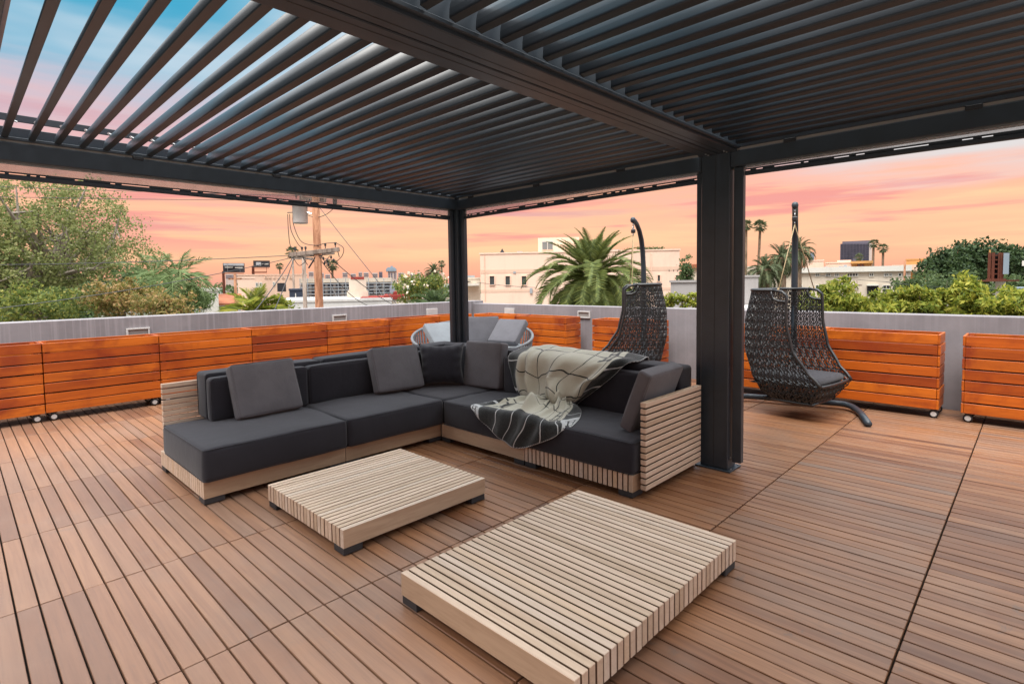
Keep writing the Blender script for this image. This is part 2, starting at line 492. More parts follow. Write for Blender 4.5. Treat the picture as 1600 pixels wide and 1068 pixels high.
for i, (x0, y0, y1, tt) in enumerate(boards):
    ln = round(y1-y0-.0085, 4); tone = .6*random.random()+.4*tt
    cx, cy = x0+PB/2, (y0+y1)/2
    dz = random.uniform(-.0012, .0012)
    if ln not in bm_cache:
        mb = MB().cbox((0, 0, 0), (PB-.0080, ln, .022), None, .0022)
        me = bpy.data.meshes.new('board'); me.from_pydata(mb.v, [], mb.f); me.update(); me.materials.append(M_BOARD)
        bm_cache[ln] = (me, mb)
    me, mb = bm_cache[ln]
    if i < 300:
        o = bpy.data.objects.new('board', me); COL.objects.link(o); o.parent = deck
        o.location = (cx, cy, -.011+dz); o.color = (tone, tt, 0, 1)
        if random.random() < .5: o.rotation_euler = (0, 0, math.pi)
    else:
        n0 = len(V2)
        V2.extend([(v[0]+cx, v[1]+cy, v[2]-.011+dz) for v in mb.v])
        F2.extend([tuple(q+n0 for q in f) for f in mb.f]); tone2.extend([tone]*len(mb.v))
me = bpy.data.meshes.new('boards'); me.from_pydata(V2, [], F2); me.update()
a = me.attributes.new('tone', 'FLOAT', 'POINT'); a.data.foreach_set('value', tone2)
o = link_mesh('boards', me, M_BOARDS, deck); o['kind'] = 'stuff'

# ------------------------------------------------------------------ parapets with step lights
wl = thing('parapet_wall', 'streaky grey parapet wall along the left side, behind the long row of planters', 'wall', (2, WY, 0))
build('wall_body', MB().box(-4.0, WX+.30, WY, WY+.30, -.29, 1.118, .006), M_CONC, wl)
wr = thing('parapet_wall', 'smooth grey parapet wall along the right side, behind both hanging chairs', 'wall', (WX, 3, 0))
build('wall_body', MB().box(WX, WX+.25, -6.0, WY, -.29, 1.066, .006), M_CONC2, wr)
def step_light(loc, axis, framed, label):
    t_ = thing('step_light', label, 'wall light', loc, 0, 'step lights on the parapets')
    w, h, d = .27, .125, .03
    def bx(a0, a1, z0, z1, d0, d1):
        if axis == 'x': return MB().box(loc[0]+a0, loc[0]+a1, loc[1]-d1, loc[1]-d0, loc[2]+z0, loc[2]+z1, .003)
        return MB().box(loc[0]-d1, loc[0]-d0, loc[1]+a0, loc[1]+a1, loc[2]+z0, loc[2]+z1, .003)
    if framed:
        f = MB()
        for q in (bx(-w/2, w/2, h/2-.02, h/2, -.01, d), bx(-w/2, w/2, -h/2, -h/2+.02, -.01, d), bx(-w/2, -w/2+.022, -h/2+.02, h/2-.02, -.01, d), bx(w/2-.022, w/2, -h/2+.02, h/2-.02, -.01, d)):
            f.add(q.v, q.f)
        build('frame', f, M_WHITE, t_)
        build('lens', bx(-w/2+.022, w/2-.022, -h/2+.02, h/2-.02, -.01, .008), M_LED, t_)
    else:
        build('housing', bx(-w/2, w/2, -h/2, h/2, -.01, d), M_WHITE, t_)
        build('lens', bx(-w/2+.02, w/2-.02, -h/2-.006, -h/2, 0, d-.006), M_LED, t_)
step_light((1.76, WY, .905), 'x', True, 'framed step light above the second planter from the left edge')
step_light((4.73, WY, .925), 'x', True, 'framed step light right of the timber utility pole, low on the streaky wall')
step_light((6.75, WY, .94), 'x', False, 'white step light just left of the corner post, on the streaky wall')
step_light((WX, 7.69, .925), 'y', False, 'white step light just right of the corner post, above the daybed')
step_light((WX, 5.83, .915), 'y', True, 'framed step light in the gap right of the corner planter')

# ------------------------------------------------------------------ slatted planters on castors
def caster(t_, p, ax):
    g = Vector(p)
    mb = MB().box(g.x-.03, g.x+.03, g.y-.03, g.y+.03, .092, .0985)
    for s in (-1, 1):
        q = s*.022
        if ax == 'y': mb.box(g.x-.022, g.x+.022, g.y+q-.0025, g.y+q+.0025, .040, .092)
        else: mb.box(g.x+q-.0025, g.x+q+.0025, g.y-.022, g.y+.022, .040, .092)
    c = build('caster', mb, M_RUBBER, t_)
    w = (g.x, g.y, .044)
    build('wheel', MB().lathe([(.012, -.015), (.040, -.015), (.043, -.009), (.043, .009), (.040, .015), (.012, .015)], w, 14, ax), M_RUBBER, c, True)
    build('hub', MB().lathe([(.020, -.0270), (.027, -.0255), (.027, .0255), (.020, .0270)], w, 12, ax), M_WHITE, c)
PLAN_GROUP = 'orange slatted planters along the parapets'
def planter(x0, x1, y0, y1, front, label, seed):
    """box of seven slat courses; front = side that looks into the terrace"""
    rr = random.Random(seed)
    t_ = thing('planter_box', label, 'planter', ((x0+x1)/2, (y0+y1)/2, 0), 0, PLAN_GROUP)
    th, n, z0, z1 = .022, 7, .100, .912
    pit = (z1-z0)/n; hh = pit-.0135
    for k in range(n):
        zc = z0+pit*k+hh/2+rr.uniform(-.002, .002)
        for y in (y0+th/2, y1-th/2):
            j = rr.uniform(-.003, .003)
            build('slat', MB().cbox(((x0+x1)/2, y+j, zc), (x1-x0-.004, th, hh), None, .003), M_STAINX, t_)
        for x in (x0+th/2, x1-th/2):
            build('slat', MB().cbox((x, (y0+y1)/2, zc), (th, y1-y0-2*th-.002, hh), None, .003), M_STAINY, t_)
    for x in (x0+th+.025, x1-th-.025):
        for y in (y0+th+.022, y1-th-.022): build('corner_post', MB().box(x-.022, x+.022, y-.020, y+.020, z0, z1-.03), M_STAINX, t_)
    build('liner', MB().box(x0+th+.05, x1-th-.05, y0+th+.046, y1-th-.046, z0+.02, z1-.16), M_RUBBER, t_)
    if front == '-y':
        build('skid', MB().box(x0+.02, x0+.20, y0+.03, y1-.03, .098, .1), M_STAINY, t_)
    for x in ((x0+.07, x1-.07) if front == '-y' else (x0+.05, x1-.05)):
        for y in (y0+.045, y1-.055): caster(t_, (x, y, 0), front[1])
    return t_
XL = [-1.600, -.448, .700, 1.843, 2.990, 4.142, 5.292, 6.402]
LB = ['planter with a dark weathered look at the far left, cut off by the photo edge', None,
      'long planter behind the left end of the sofa, second from the left edge', 'planter below the billboards, behind the first back cushion of the sofa',
      'planter at the foot of the timber utility pole, with a reddish top slat on the left', 'planter between the utility pole and the corner post, behind the daybed']
planter(-.448, .694, 8.1, 8.52, '-y', 'planter with dark weathered end slats, leftmost and cut by the photo edge', 1)
planter(.700, 1.837, 8.1, 8.52, '-y', 'bright orange planter just left of the sofa, whole front and castors in view', 2)
planter(1.843, 2.985, 8.1, 8.52, '-y', 'planter directly behind the left end of the sofa, second whole one from the left', 3)
planter(2.990, 4.137, 8.1, 8.52, '-y', 'planter behind the left sofa below the pair of billboards', 4)
planter(4.142, 5.287, 8.1, 8.52, '-y', 'planter right below the timber utility pole, its top slat redder than the rest', 5)
planter(5.292, 6.397, 8.1, 8.52, '-y', 'planter left of the corner post, just behind the left rim of the daybed', 6)
planter(6.402, 7.21, 8.1, 8.52, '-y', 'short planter in the corner, half hidden behind the corner post', 7)
planter(7.22, 7.64, 6.915, 8.05, '-x', 'planter in the corner right of the post, behind the upright daybed pillow', 8)
planter(7.22, 7.64, 5.735, 6.91, '-x', 'planter right of the daybed with its open end side in view', 9)
planter(7.22, 7.64, 4.06, 5.19, '-x', 'planter behind the far hanging chair, a bare wall on both sides of it', 10)
planter(7.22, 7.64, 1.875, 3.01, '-x', 'planter just right of the big post, seen behind the near hanging chair basket', 11)
planter(7.22, 7.64, .727, 1.868, '-x', 'planter right of the near hanging chair, with a castor at its right end', 12)
planter(7.22, 7.64, -.60, .545, '-x', 'planter cut by the right photo edge, rightmost of all', 13)

# ------------------------------------------------------------------ pergola
pg = thing('pergola', 'anthracite louvred pergola roof on square metal posts over the lounge', 'pergola', (4.27, 3.3, 0))
PX0, PXL = -1.6, -0.15
def part(name, mb, mat=None, parent=None, smooth=False): return build(name, mb, mat or M_METAL, parent or pg, smooth)
# posts
def post(x0, x1, y0, y1, label=None, zt=2.62):
    mb = MB().box(x0, x1, y0, y1, .012, zt, .006)
    o = part('post', mb)
    pl = part('base_plate', MB().box(x0-.03, x1+.045, y0-.03, y1+.03, .001, .012, .002), None, o)
    bl = MB()
    for x in (x0+.03, x1+.025):
        for y in (y0-.012,): bl.lathe([(.008, 0), (.008, .008)], (x, y, .012), 6)
    for (x, y, z) in ((x0+.05, y0-.002, .10), (x0+.11, y0-.002, .11)): bl.lathe([(.009, -.002), (.009, .004)], (x, y, z), 8, 'y')
    part('bolt', bl, M_STEEL, o)
    return o
P2 = post(4.20, 4.35, 1.725, 1.953)
part('seam', MB().box(4.1985, 4.2002, 1.8385, 1.8415, .02, 2.46), M_RUBBER, P2)
P1 = post(4.20, 4.35, 4.95, 5.10)
for z_ in (4.985, 5.025, 5.065): part('flute', MB().cbox((4.1985, z_, 1.19), (.012, .020, 2.33), None, .005), M_METAL, P1)
post(4.20, 4.35, -1.60, -1.45)
post(PX0-.15, PX0, 4.95, 5.10); post(PX0-.15, PX0, 1.725, 1.953); post(PX0-.15, PX0, -1.60, -1.45)
# zip-screen guides beside the posts
for b in ((4.245, 4.295, 1.956, 2.012, .07), (4.245, 4.295, 1.640, 1.712, .07), (4.245, 4.295, 4.88, 4.948, .07), (4.14, 4.198, 5.0, 5.05, .07), (4.245, 4.295, -1.448, -1.39, .07)):
    g = part('screen_guide', MB().box(b[0], b[1], b[2], b[3], b[4], 2.37, .004))
part('screen_guide', MB().box(PX0+.002, PX0+.06, 5.0, 5.05, .07, 2.37, .004))
# perimeter beams: cassette below, gutter above
def beam_x(y0, y1, inner, x0, x1):
    """beam along x; inner = y of the face towards the roof"""
    s = 1 if inner == y0 else -1
    b = part('beam', MB().box(x0, x1, y0, y1, 2.372, 2.496, .006))
    part('led_channel', MB().box(x0+.02, x1-.02, inner+s*.012, inner+s*.06, 2.496, 2.511), M_LED, b)
    part('gutter_lip', MB().box(x0, x1, inner, inner+s*.055, 2.511, 2.533, .003), None, b)
    part('gutter_floor', MB().box(x0, x1, inner+s*.055, inner+s*.13, 2.500, 2.506), None, b)
    part('gutter_wall', MB().box(x0, x1, inner+s*.13, inner+s*.15, 2.496, 2.625, .003), None, b)
    for x in np.arange(x0+.55, x1, 1.05):
        part('clip', MB().box(x-.035, x+.035, inner-s*.006, inner+s*.03, 2.484, 2.510, .003), M_RUBBER, b)
    return b
def beam_y(x0, x1, y0, y1):
    b = part('beam', MB().box(x0, x1, y0, y1, 2.372, 2.488, .006))
    part('led_channel', MB().box(x0+.012, x0+.06, y0+.03, y1-.03, 2.488, 2.508), M_LED, b)
    part('gutter_lip', MB().box(x0, x1, y0, y1, 2.508, 2.66, .004), None, b)
    for y in np.arange(y0+.75, y1, 1.0):
        part('clip', MB().box(x0-.006, x0+.03, y-.04, y+.04, 2.480, 2.509, .003), M_RUBBER, b)
    return b
beam_x(4.95, 5.10, 4.95, PX0, 4.198)
beam_x(-1.60, -1.45, -1.45, PX0, 4.198)
beam_y(4.20, 4.35, 1.955, 4.948); beam_y(4.20, 4.35, -1.448, 1.723)
beam_y(PX0-.15, PX0, 1.955, 4.948); beam_y(PX0-.15, PX0, -1.448, 1.723)
# the double beam down the middle
for y0, y1, s in ((1.672, 1.803, -1), (1.815, 1.948, 1)):
    b = part('middle_beam', MB().box(PX0, 4.198, y0, y1, 2.482, 2.66, .004))
    yo = y0 if s < 0 else y1
    part('gutter_lip', MB().box(PX0, 4.198, yo if s > 0 else yo-.022, yo+.022 if s > 0 else yo, 2.500, 2.520, .003), None, b)
    yi = y0+.085 if s < 0 else y1-.085
    part('groove', MB().box(PX0, 4.198, yi-.003, yi+.003, 2.4812, 2.4822), M_RUBBER, b)
    bl = MB()
    for x in (4.12, 4.165): bl.lathe([(.007, -.006), (.007, 0)], (x, (y0+y1)/2, 2.482), 8)
    part('bolt', bl, M_STEEL, b)
# louvres
TH = R(57)
PROF = [(.031, .001), (0, .010), (.0015, .024), (.004, .045), (.010, .068), (.019, .088), (.032, .106), (.050, .122), (.068, .133), (.071, .127), (.050, .103), (.034, .070), (.028, .032), (.034, .005)]
def louver(y0, y1):
    mb = MB().prism(PROF, (0, y0, 0), (1, 0, 0), (0, 0, 1), (0, y1-y0, 0))
    n = len(PROF)
    pin = MB()
    me = bpy.data.meshes.new('louver'); me.from_pydata(mb.v, [], mb.f); me.update(); me.materials.append(M_LOUVER)
    for i, f in enumerate(me.polygons): f.use_smooth = i in (1, 2, 3, 4, 5)
    return me
LA, LB_ = louver(1.975, 4.942), louver(-1.442, 1.642)
x = 4.0975-.136*41
rr = random.Random(3)
while x < 4.11:
    if x > PXL+.03:
        for me in (LA, LB_):
            o = bpy.data.objects.new('louver', me); COL.objects.link(o); o.parent = pg
            o.location = Vector((x-.002, 0, 2.514+rr.uniform(-.002, .002)))-ORI[pg.name]
            o.rotation_euler = (0, (-.06 if me is LB_ else .02)+rr.uniform(-.02, .02), 0)
    x += .136
# linkage bar with bolts at the louvre ends
lk = part('linkage_bar', MB().box(PXL+.05, 3.9, 4.975, 4.985, 2.642, 2.690, .002))
x = 4.0975-.136*41
while x < 3.9:
    if x > PXL+.1: part('bolt', MB().lathe([(.011, -.012), (.011, 0)], (x+.045, 4.975, 2.652), 8, 'y').tube([(x+.045, 4.965, 2.652), (x+.085, 4.955, 2.636)], .006, 6), M_STEEL, lk)
    x += .136
# rolled-down edge of the zip screens with their bottom bars
tm = MT('mesh screen cloth')
tm.set((.46, .44, .45, 1), .9)
trn = tm.n('ShaderNodeBsdfTransparent'); mxs = tm.n('ShaderNodeMixShader')
vv = tm.noise(tm.mapping(tm.n('ShaderNodeNewGeometry').outputs['Position'], (14, 14, 1.0)), 1.0, 2, .5)
tm.l(tm.math('ADD', .30, tm.math('MULTIPLY', vv, .16)), mxs.inputs[0])
tm.l(trn.outputs[0], mxs.inputs[1]); tm.l(tm.b.outputs[0], mxs.inputs[2]); tm.l(mxs.outputs[0], tm.t.nodes['Material Output'].inputs[0])
M_SCREEN = tm.m
def zip_screen(p0, p1, seed):
    p0, p1 = Vector(p0), Vector(p1); d = (p1-p0); ln = d.length; d.normalize(); n = Vector((-d.y, d.x, 0))*.0006
    up = Vector((0, 0, 1)); rr = random.Random(seed)
    o = build('zip_screen', MB().prism([(0, 0), (ln, 0), (ln, .075), (0, .075)], p0+up*.020, d, up, n), M_SCREEN, pg)
    rot = Matrix((d, Vector((-d.y, d.x, 0)), up)).transposed()
    b = MB().cbox((p0+p1)/2+up*(-.014), (ln, .030, .034), rot, .006)
    part('bottom_bar', b, None, o)
    part('hem_rail', MB().cbox((p0+p1)/2+up*.0155, (ln, .014, .009), rot, .002), None, o)
    q = .04
    while q < ln-.1:
        w = rr.choice((.02, .04, .08, .16)) ; part('spacer', MB().cbox(p0+d*(q+w/2)+up*.007, (w, .012, .009), rot), None, o); q += w+rr.choice((.03, .05, .09, .18))
zip_screen((PX0+.07, 5.025, 2.293), (4.135, 5.025, 2.288), 1)
zip_screen((4.27, 4.875, 2.297), (4.27, 2.016, 2.320), 2)
zip_screen((4.27, 1.636, 2.334), (4.27, -1.38, 2.305), 3)
# ------------------------------------------------------------------ soft shapes
def cushion_mesh(sx, sy, sz, r=.03, bulge=(.01, .01, .01), n=7, wob=.004, seed=0, sag=0.0):
    """rounded box with gently swollen faces, centred on its own middle"""
    rr = np.random.default_rng(seed)
    h = np.array([sx, sy, sz])/2
    def axis(k):
        rk = min(r, h[k]*.9)
        e = [-h[k], -h[k]+rk*.28, -h[k]+rk*.62]
        m = list(np.linspace(-h[k]+rk, h[k]-rk, n if h[k] > .12 else 3))
        return np.array(e+m+[-q for q in e[::-1]]), rk
    ax = [axis(k) for k in range(3)]
    idx = {}; V = []; F = []
    rmin = min(a[1] for a in ax)
    inner = np.array([h[k]-min(r, h[k]*.9) for k in range(3)])
    ph = rr.uniform(0, 6.28, 6); fq = rr.uniform(5, 11, 6)
    def vid(p):
        key = tuple(np.round(p, 5))
        if key in idx: return idx[key]
        q = np.clip(p, -inner, inner); d = p-q
        rk = min(r, *(h*.9))
        nn = np.linalg.norm(d)
        dd = d/nn if nn > 1e-9 else d
        s = q+dd*np.minimum(r, h*.9)
        t = p/h
        for k in range(3):
            a, b = [j for j in range(3) if j != k]
            s[k] += np.sign(t[k])*abs(t[k])**3*bulge[k]*(1-t[a]**2)*(1-t[b]**2)
        w = wob*(math.sin(fq[0]*p[0]+ph[0]+fq[1]*p[1])+math.sin(fq[2]*p[1]+ph[2]+fq[3]*p[2])+.6*math.sin(2.3*fq[4]*p[0]+ph[4]+1.7*fq[5]*p[2]))/2
        s = s+dd*w
        if sag: s[2] -= sag*(1-t[0]**2)*(1-t[1]**2)*(t[2] > 0)
        idx[key] = len(V); V.append(s); return idx[key]
    for k in range(3):
        a, b = [(1, 2), (2, 0), (0, 1)][k]
        for sgn in (-1, 1):
            A, B_ = ax[a][0], ax[b][0]
            for i in range(len(A)-1):
                for j in range(len(B_)-1):
                    c = []
                    for ii, jj in ((i, j), (i+1, j), (i+1, j+1), (i, j+1)):
                        p = np.zeros(3); p[k] = sgn*h[k]; p[a] = A[ii]; p[b] = B_[jj]; c.append(vid(p))
                    c = list(dict.fromkeys(c))
                    if len(c) >= 3: F.append(tuple(c if sgn > 0 else c[::-1]))
    return V, F
def cushion(name, size, loc, rot, m, parent=None, **kw):
    """placed cushion: rot = 3x3 matrix or None, loc = centre in the world"""
    V, F = cushion_mesh(*size, **kw)
    mb = MB()
    Rm = rot if rot is not None else Matrix.Identity(3)
    mb.add([Rm @ Vector(v)+Vector(loc) for v in V], F)
    o = build(name, mb, m, parent, True)
    return o
def piping(size, loc, rot, m, parent, r=.0035, ins=.012):
    """the sewn seam that runs round the two big faces (local y = thin axis)"""
    hx, hy, hz = size[0]/2, size[1]/2, size[2]/2
    Rm = rot if rot is not None else Matrix.Identity(3)
    mb = MB()
    for s in (-1, 1):
        c = .03; pts = []
        for cx, cz, a0 in ((hx-c, hz-c, 0), (-hx+c, hz-c, 90), (-hx+c, -hz+c, 180), (hx-c, -hz+c, 270)):
            for k in range(4):
                g = R(a0+30*k); pts.append(Rm @ Vector((cx+(c-.004)*math.cos(g), s*(hy-.009), cz+(c-.004)*math.sin(g)))+Vector(loc))
        pts.append(pts[0])
        mb.tube(pts, r, 5, False)
    return build('piping', mb, m, parent, True)

# ------------------------------------------------------------------ slatted tables
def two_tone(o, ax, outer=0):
    """weathered faces stay pale, the sides that face the next slat get a dark brown with the gap shade painted in"""
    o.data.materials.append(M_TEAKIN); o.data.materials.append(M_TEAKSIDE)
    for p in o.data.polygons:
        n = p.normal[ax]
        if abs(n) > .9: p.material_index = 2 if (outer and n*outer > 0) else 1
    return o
def slat_part(mb, m, t_, ax=0, outer=0): return two_tone(build('slat', mb, m, t_), ax, outer)
def foot_block(t_, x, y, sx=.12, sy=.11):
    b = build('leg', MB().box(x-sx/2, x+sx/2, y-sy/2, y+sy/2, .006, .0455, .002), M_FOOT, t_)
    build('glide', MB().lathe([(.016, .0005), (.018, .006)], (x, y, 0), 10), M_RUBBER, b)
def slat_table(name, label, x0, x1, y0, y1, along, n, z0=.046, z1=.155):
    t_ = thing(name, label, 'coffee table', ((x0+x1)/2, (y0+y1)/2, 0))
    span = (x1-x0) if along == 'y' else (y1-y0)
    pit = (span+.0098)/n; w = pit-.0098
    rr = random.Random(name)
    for k in range(n):
        a = pit*k; j = rr.uniform(-.0012, .0012)
        if along == 'y': slat_part(MB().box(x0+a, x0+a+w, y0+j, y1+j, z0, z1+rr.uniform(-.0006, .0006), .0025), M_TEAKY, t_, 0, -1 if k == 0 else (1 if k == n-1 else 0))
        else: slat_part(MB().box(x0+j, x1+j, y0+a, y0+a+w, z0, z1+rr.uniform(-.0006, .0006), .0025), M_TEAKX, t_, 1, -1 if k == 0 else (1 if k == n-1 else 0))
    bt = MB()
    for q in (.12, .5, .88):
        if along == 'y': bt.box(x0+.012, x1-.012, y0+(y1-y0)*q-.015, y0+(y1-y0)*q+.015, z0+.02, z1-.022)
        else: bt.box(x0+(x1-x0)*q-.015, x0+(x1-x0)*q+.015, y0+.012, y1-.012, z0+.02, z1-.022)
    build('spacer_batten', bt, M_BATTEN, t_)
    for x in (x0+.063, x1-.063):
        for y in (y0+.058, y1-.058): foot_block(t_, x, y)
    return t_
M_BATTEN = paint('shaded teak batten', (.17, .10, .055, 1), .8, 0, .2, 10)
slat_table('coffee_table', 'large low slatted teak table in the foreground, its slat ends facing right', 1.42, 2.80, 1.103, 2.133, 'y', 31)
slat_table('coffee_table', 'smaller low slatted teak table right in front of the left sofa', 1.455, 2.538, 2.745, 3.768, 'x', 23)

# ------------------------------------------------------------------ modular sofa
MODG = 'modules of the corner sofa'
def sofa_module(label, x0, x1, y0, y1, along):
    t_ = thing('sofa_module', label, 'sofa', ((x0+x1)/2, (y0+y1)/2, 0), 0, MODG)
    n = 24; z0, z1 = .046, .165
    span = (x1-x0) if along == 'y' else (y1-y0)
    pit = (span+.0098)/n; w = pit-.0098
    for k in range(n):
        a = pit*k
        if along == 'y': slat_part(MB().box(x0+a, x0+a+w, y0, y1, z0, z1, .0025), M_TEAKY, t_, 0, -1 if k == 0 else (1 if k == n-1 else 0))
        else: slat_part(MB().box(x0, x1, y0+a, y0+a+w, z0, z1, .0025), M_TEAKX, t_, 1, -1 if k == 0 else (1 if k == n-1 else 0))
    bt = MB()
    for q in (.15, .5, .85):
        if along == 'y': bt.box(x0+.012, x1-.012, y0+(y1-y0)*q-.015, y0+(y1-y0)*q+.015, z0+.02, z1-.022)
        else: bt.box(x0+(x1-x0)*q-.015, x0+(x1-x0)*q+.015, y0+.012, y1-.012, z0+.02, z1-.022)
    build('spacer_batten', bt, M_BATTEN, t_)
    for x in (x0+.070, x1-.070):
        for y in (y0+.060, y1-.060): foot_block(t_, x, y, .135, .115)
    return t_
def slat_screen(t_, name, x0, x1, y0, y1, z0, z1, n, along, m, batten):
    """upright panel of horizontal slats with dark spacer battens"""
    p = build(name, MB().cbox(batten[0], batten[1]), M_BATTEN, t_)
    gp = .0105; pit = (z1-z0+gp)/n
    for k in range(n):
        z = z0+pit*k
        two_tone(build('slat', MB().box(x0, x1, y0, y1, z, z+pit-gp, .0025), m, p), 2, 1 if k == n-1 else 0)
    return p
def seat(t_, x0, x1, y0, y1, seed):
    sz = (x1-x0, y1-y0, .236)
    o = cushion('seat_cushion', sz, ((x0+x1)/2, (y0+y1)/2, .166+.118), None, M_BLACK, t_, r=.035, bulge=(.012, .012, .014), n=10, wob=.006, seed=seed)
    piping((sz[0], sz[2], sz[1]), ((x0+x1)/2, (y0+y1)/2, .166+.118), Matrix(((1, 0, 0), (0, 0, -1), (0, 1, 0))), M_BLACK, o, .003)
    return o
m1 = sofa_module('left end module of the corner sofa, open slat ends to the left', 1.153, 2.226, 4.112, 5.195, 'x')
seat(m1, 1.146, 2.238, 4.070, 5.085, 1)
m2 = sofa_module('second module from the left, between the left end and the corner of the sofa', 2.231, 3.236, 4.112, 5.195, 'x')
seat(m2, 2.243, 3.243, 4.070, 5.085, 2)
m3 = sofa_module('corner module of the sofa under the puffy black pillow', 3.258, 4.195, 4.130, 5.195, 'x')
seat(m3, 3.250, 4.185, 4.070, 5.085, 3)
m4 = sofa_module('sofa module with the blanket hanging down to its smooth teak front', 3.225, 4.195, 3.012, 4.090, 'y')
seat(m4, 3.215, 4.185, 3.005, 4.062, 4)
m5 = sofa_module('right end sofa module with slat ends in front and a slatted arm', 3.225, 4.180, 1.985, 3.004, 'x')
seat(m5, 3.215, 4.170, 1.975, 2.998, 5)
# slatted backs and the slatted arm
for mm, a, b in ((m1, 1.185, 2.226), (m2, 2.231, 3.236), (m3, 3.258, 4.195)):
    slat_screen(mm, 'backrest', a, b, 5.205, 5.240, .17, .714, 12, 'x', M_TEAKX, (((a+b)/2, 5.246, .44), (.05, .010, .52)))
arm = slat_screen(m5, 'armrest', 3.278, 4.128, 1.912, 1.955, .062, .676, 14, 'x', M_TEAKX, ((3.72, 1.9635, .37), (.70, .012, .56)))
# back cushions: tall bolster behind, thinner cushion in front
def back(t_, x0, x1, y0, y1, z1, seed, z0=.402, name='back_cushion'):
    sz = (x1-x0, y1-y0, z1-z0)
    o = cushion(name, sz, ((x0+x1)/2, (y0+y1)/2, (z0+z1)/2), None, M_BLACK, t_, r=.028, bulge=(.006, .012, .012), n=8, wob=.0045, seed=seed)
    if x1-x0 > y1-y0: piping((sz[0], sz[1], sz[2]), ((x0+x1)/2, (y0+y1)/2, (z0+z1)/2), None, M_BLACK, o, .003)
    else: piping((sz[1], sz[0], sz[2]), ((x0+x1)/2, (y0+y1)/2, (z0+z1)/2), Matrix(((0, -1, 0), (1, 0, 0), (0, 0, 1))), M_BLACK, o, .003)
    return o
back(m1, 1.443, 2.470, 4.962, 5.198, .792, 11)
back(m2, 2.476, 3.500, 4.962, 5.198, .800, 12)
back(m3, 3.506, 4.190, 4.962, 5.198, .806, 13)
back(m1, 1.446, 2.275, 4.845, 4.958, .762, 14, name='lumbar_cushion')
back(m2, 2.285, 3.120, 4.845, 4.958, .762, 15, name='lumbar_cushion')
back(m3, 3.126, 3.840, 4.845, 4.958, .764, 16, name='lumbar_cushion')
back(m3, 3.965, 4.190, 4.100, 4.955, .812, 17)
back(m4, 3.965, 4.190, 3.020, 4.094, .815, 18)
back(m5, 3.965, 4.190, 2.020, 3.014, .822, 19)
back(m4, 3.850, 3.961, 3.150, 3.870, .764, 20, name='lumbar_cushion')
back(m5, 3.850, 3.961, 2.310, 3.140, .764, 21, name='lumbar_cushion')

# ------------------------------------------------------------------ loose pillows on the sofa
def basis(ex, up):
    ex = Vector(ex).normalized(); up = Vector(up); up = (up-ex*up.dot(ex)).normalized(); ny = up.cross(ex)
    return Matrix((ex, ny, up)).transposed()
def lean_pillow(label, bl, br, w, h, th, lean, m, seed, group, roll=0.0, z=.404):
    """square pillow standing on its lower front edge bl-br (x, y on the seat) and leaning back"""
    bl, br = Vector((bl[0], bl[1], z)), Vector((br[0], br[1], z))
    ex = (br-bl).normalized(); bk = Vector((0, 0, 1)).cross(ex)
    up = Vector((0, 0, 1))*math.cos(R(lean))+bk*math.sin(R(lean))
    Rm = basis(ex, up)
    nb = Rm @ Vector((0, 1, 0))
    if roll: Rm = Matrix.Rotation(R(roll), 3, nb) @ Rm
    c = (bl+br)/2+up*(h/2)+nb*(th/2)
    c.z += max(0, z-min((Rm @ Vector((sx*w/2, sy*th/2, -h/2))+c).z for sx in (-1, 1) for sy in (-1, 1)))
    o = cushion('square_pillow', (w, th, h), c, Rm, m, None, r=.022, bulge=(.004, .012, .004), n=7, wob=.003, seed=seed)
    me = o.data; org = Vector((c.x, c.y, z))
    for v in me.vertices: v.co -= org
    o.location = org; ORI[o.name] = org
    tag(o, label, 'pillow', group)
    piping((w, th, h), c, Rm, m, o)
    return o
PG_ = 'grey square pillows on the sofa'
lean_pillow('large grey pillow leaning at the left end of the sofa', (1.592, 4.640), (2.150, 4.680), .555, .455, .105, 21, M_GREY, 31, PG_)
lean_pillow('grey pillow leaning just left of the puffy black corner pillow', (2.886, 4.630), (3.470, 4.640), .565, .455, .105, 19, M_GREY, 32, PG_, 1.5)
lean_pillow('grey pillow leaning just right of the puffy black corner pillow', (3.815, 4.470), (3.800, 3.895), .565, .470, .105, 9, M_GREY, 33, PG_, -2)
lean_pillow('grey pillow leaning against the slatted arm at the right end of the sofa', (3.955, 2.235), (3.385, 2.205), .565, .470, .105, 21, M_GREY, 34, PG_)
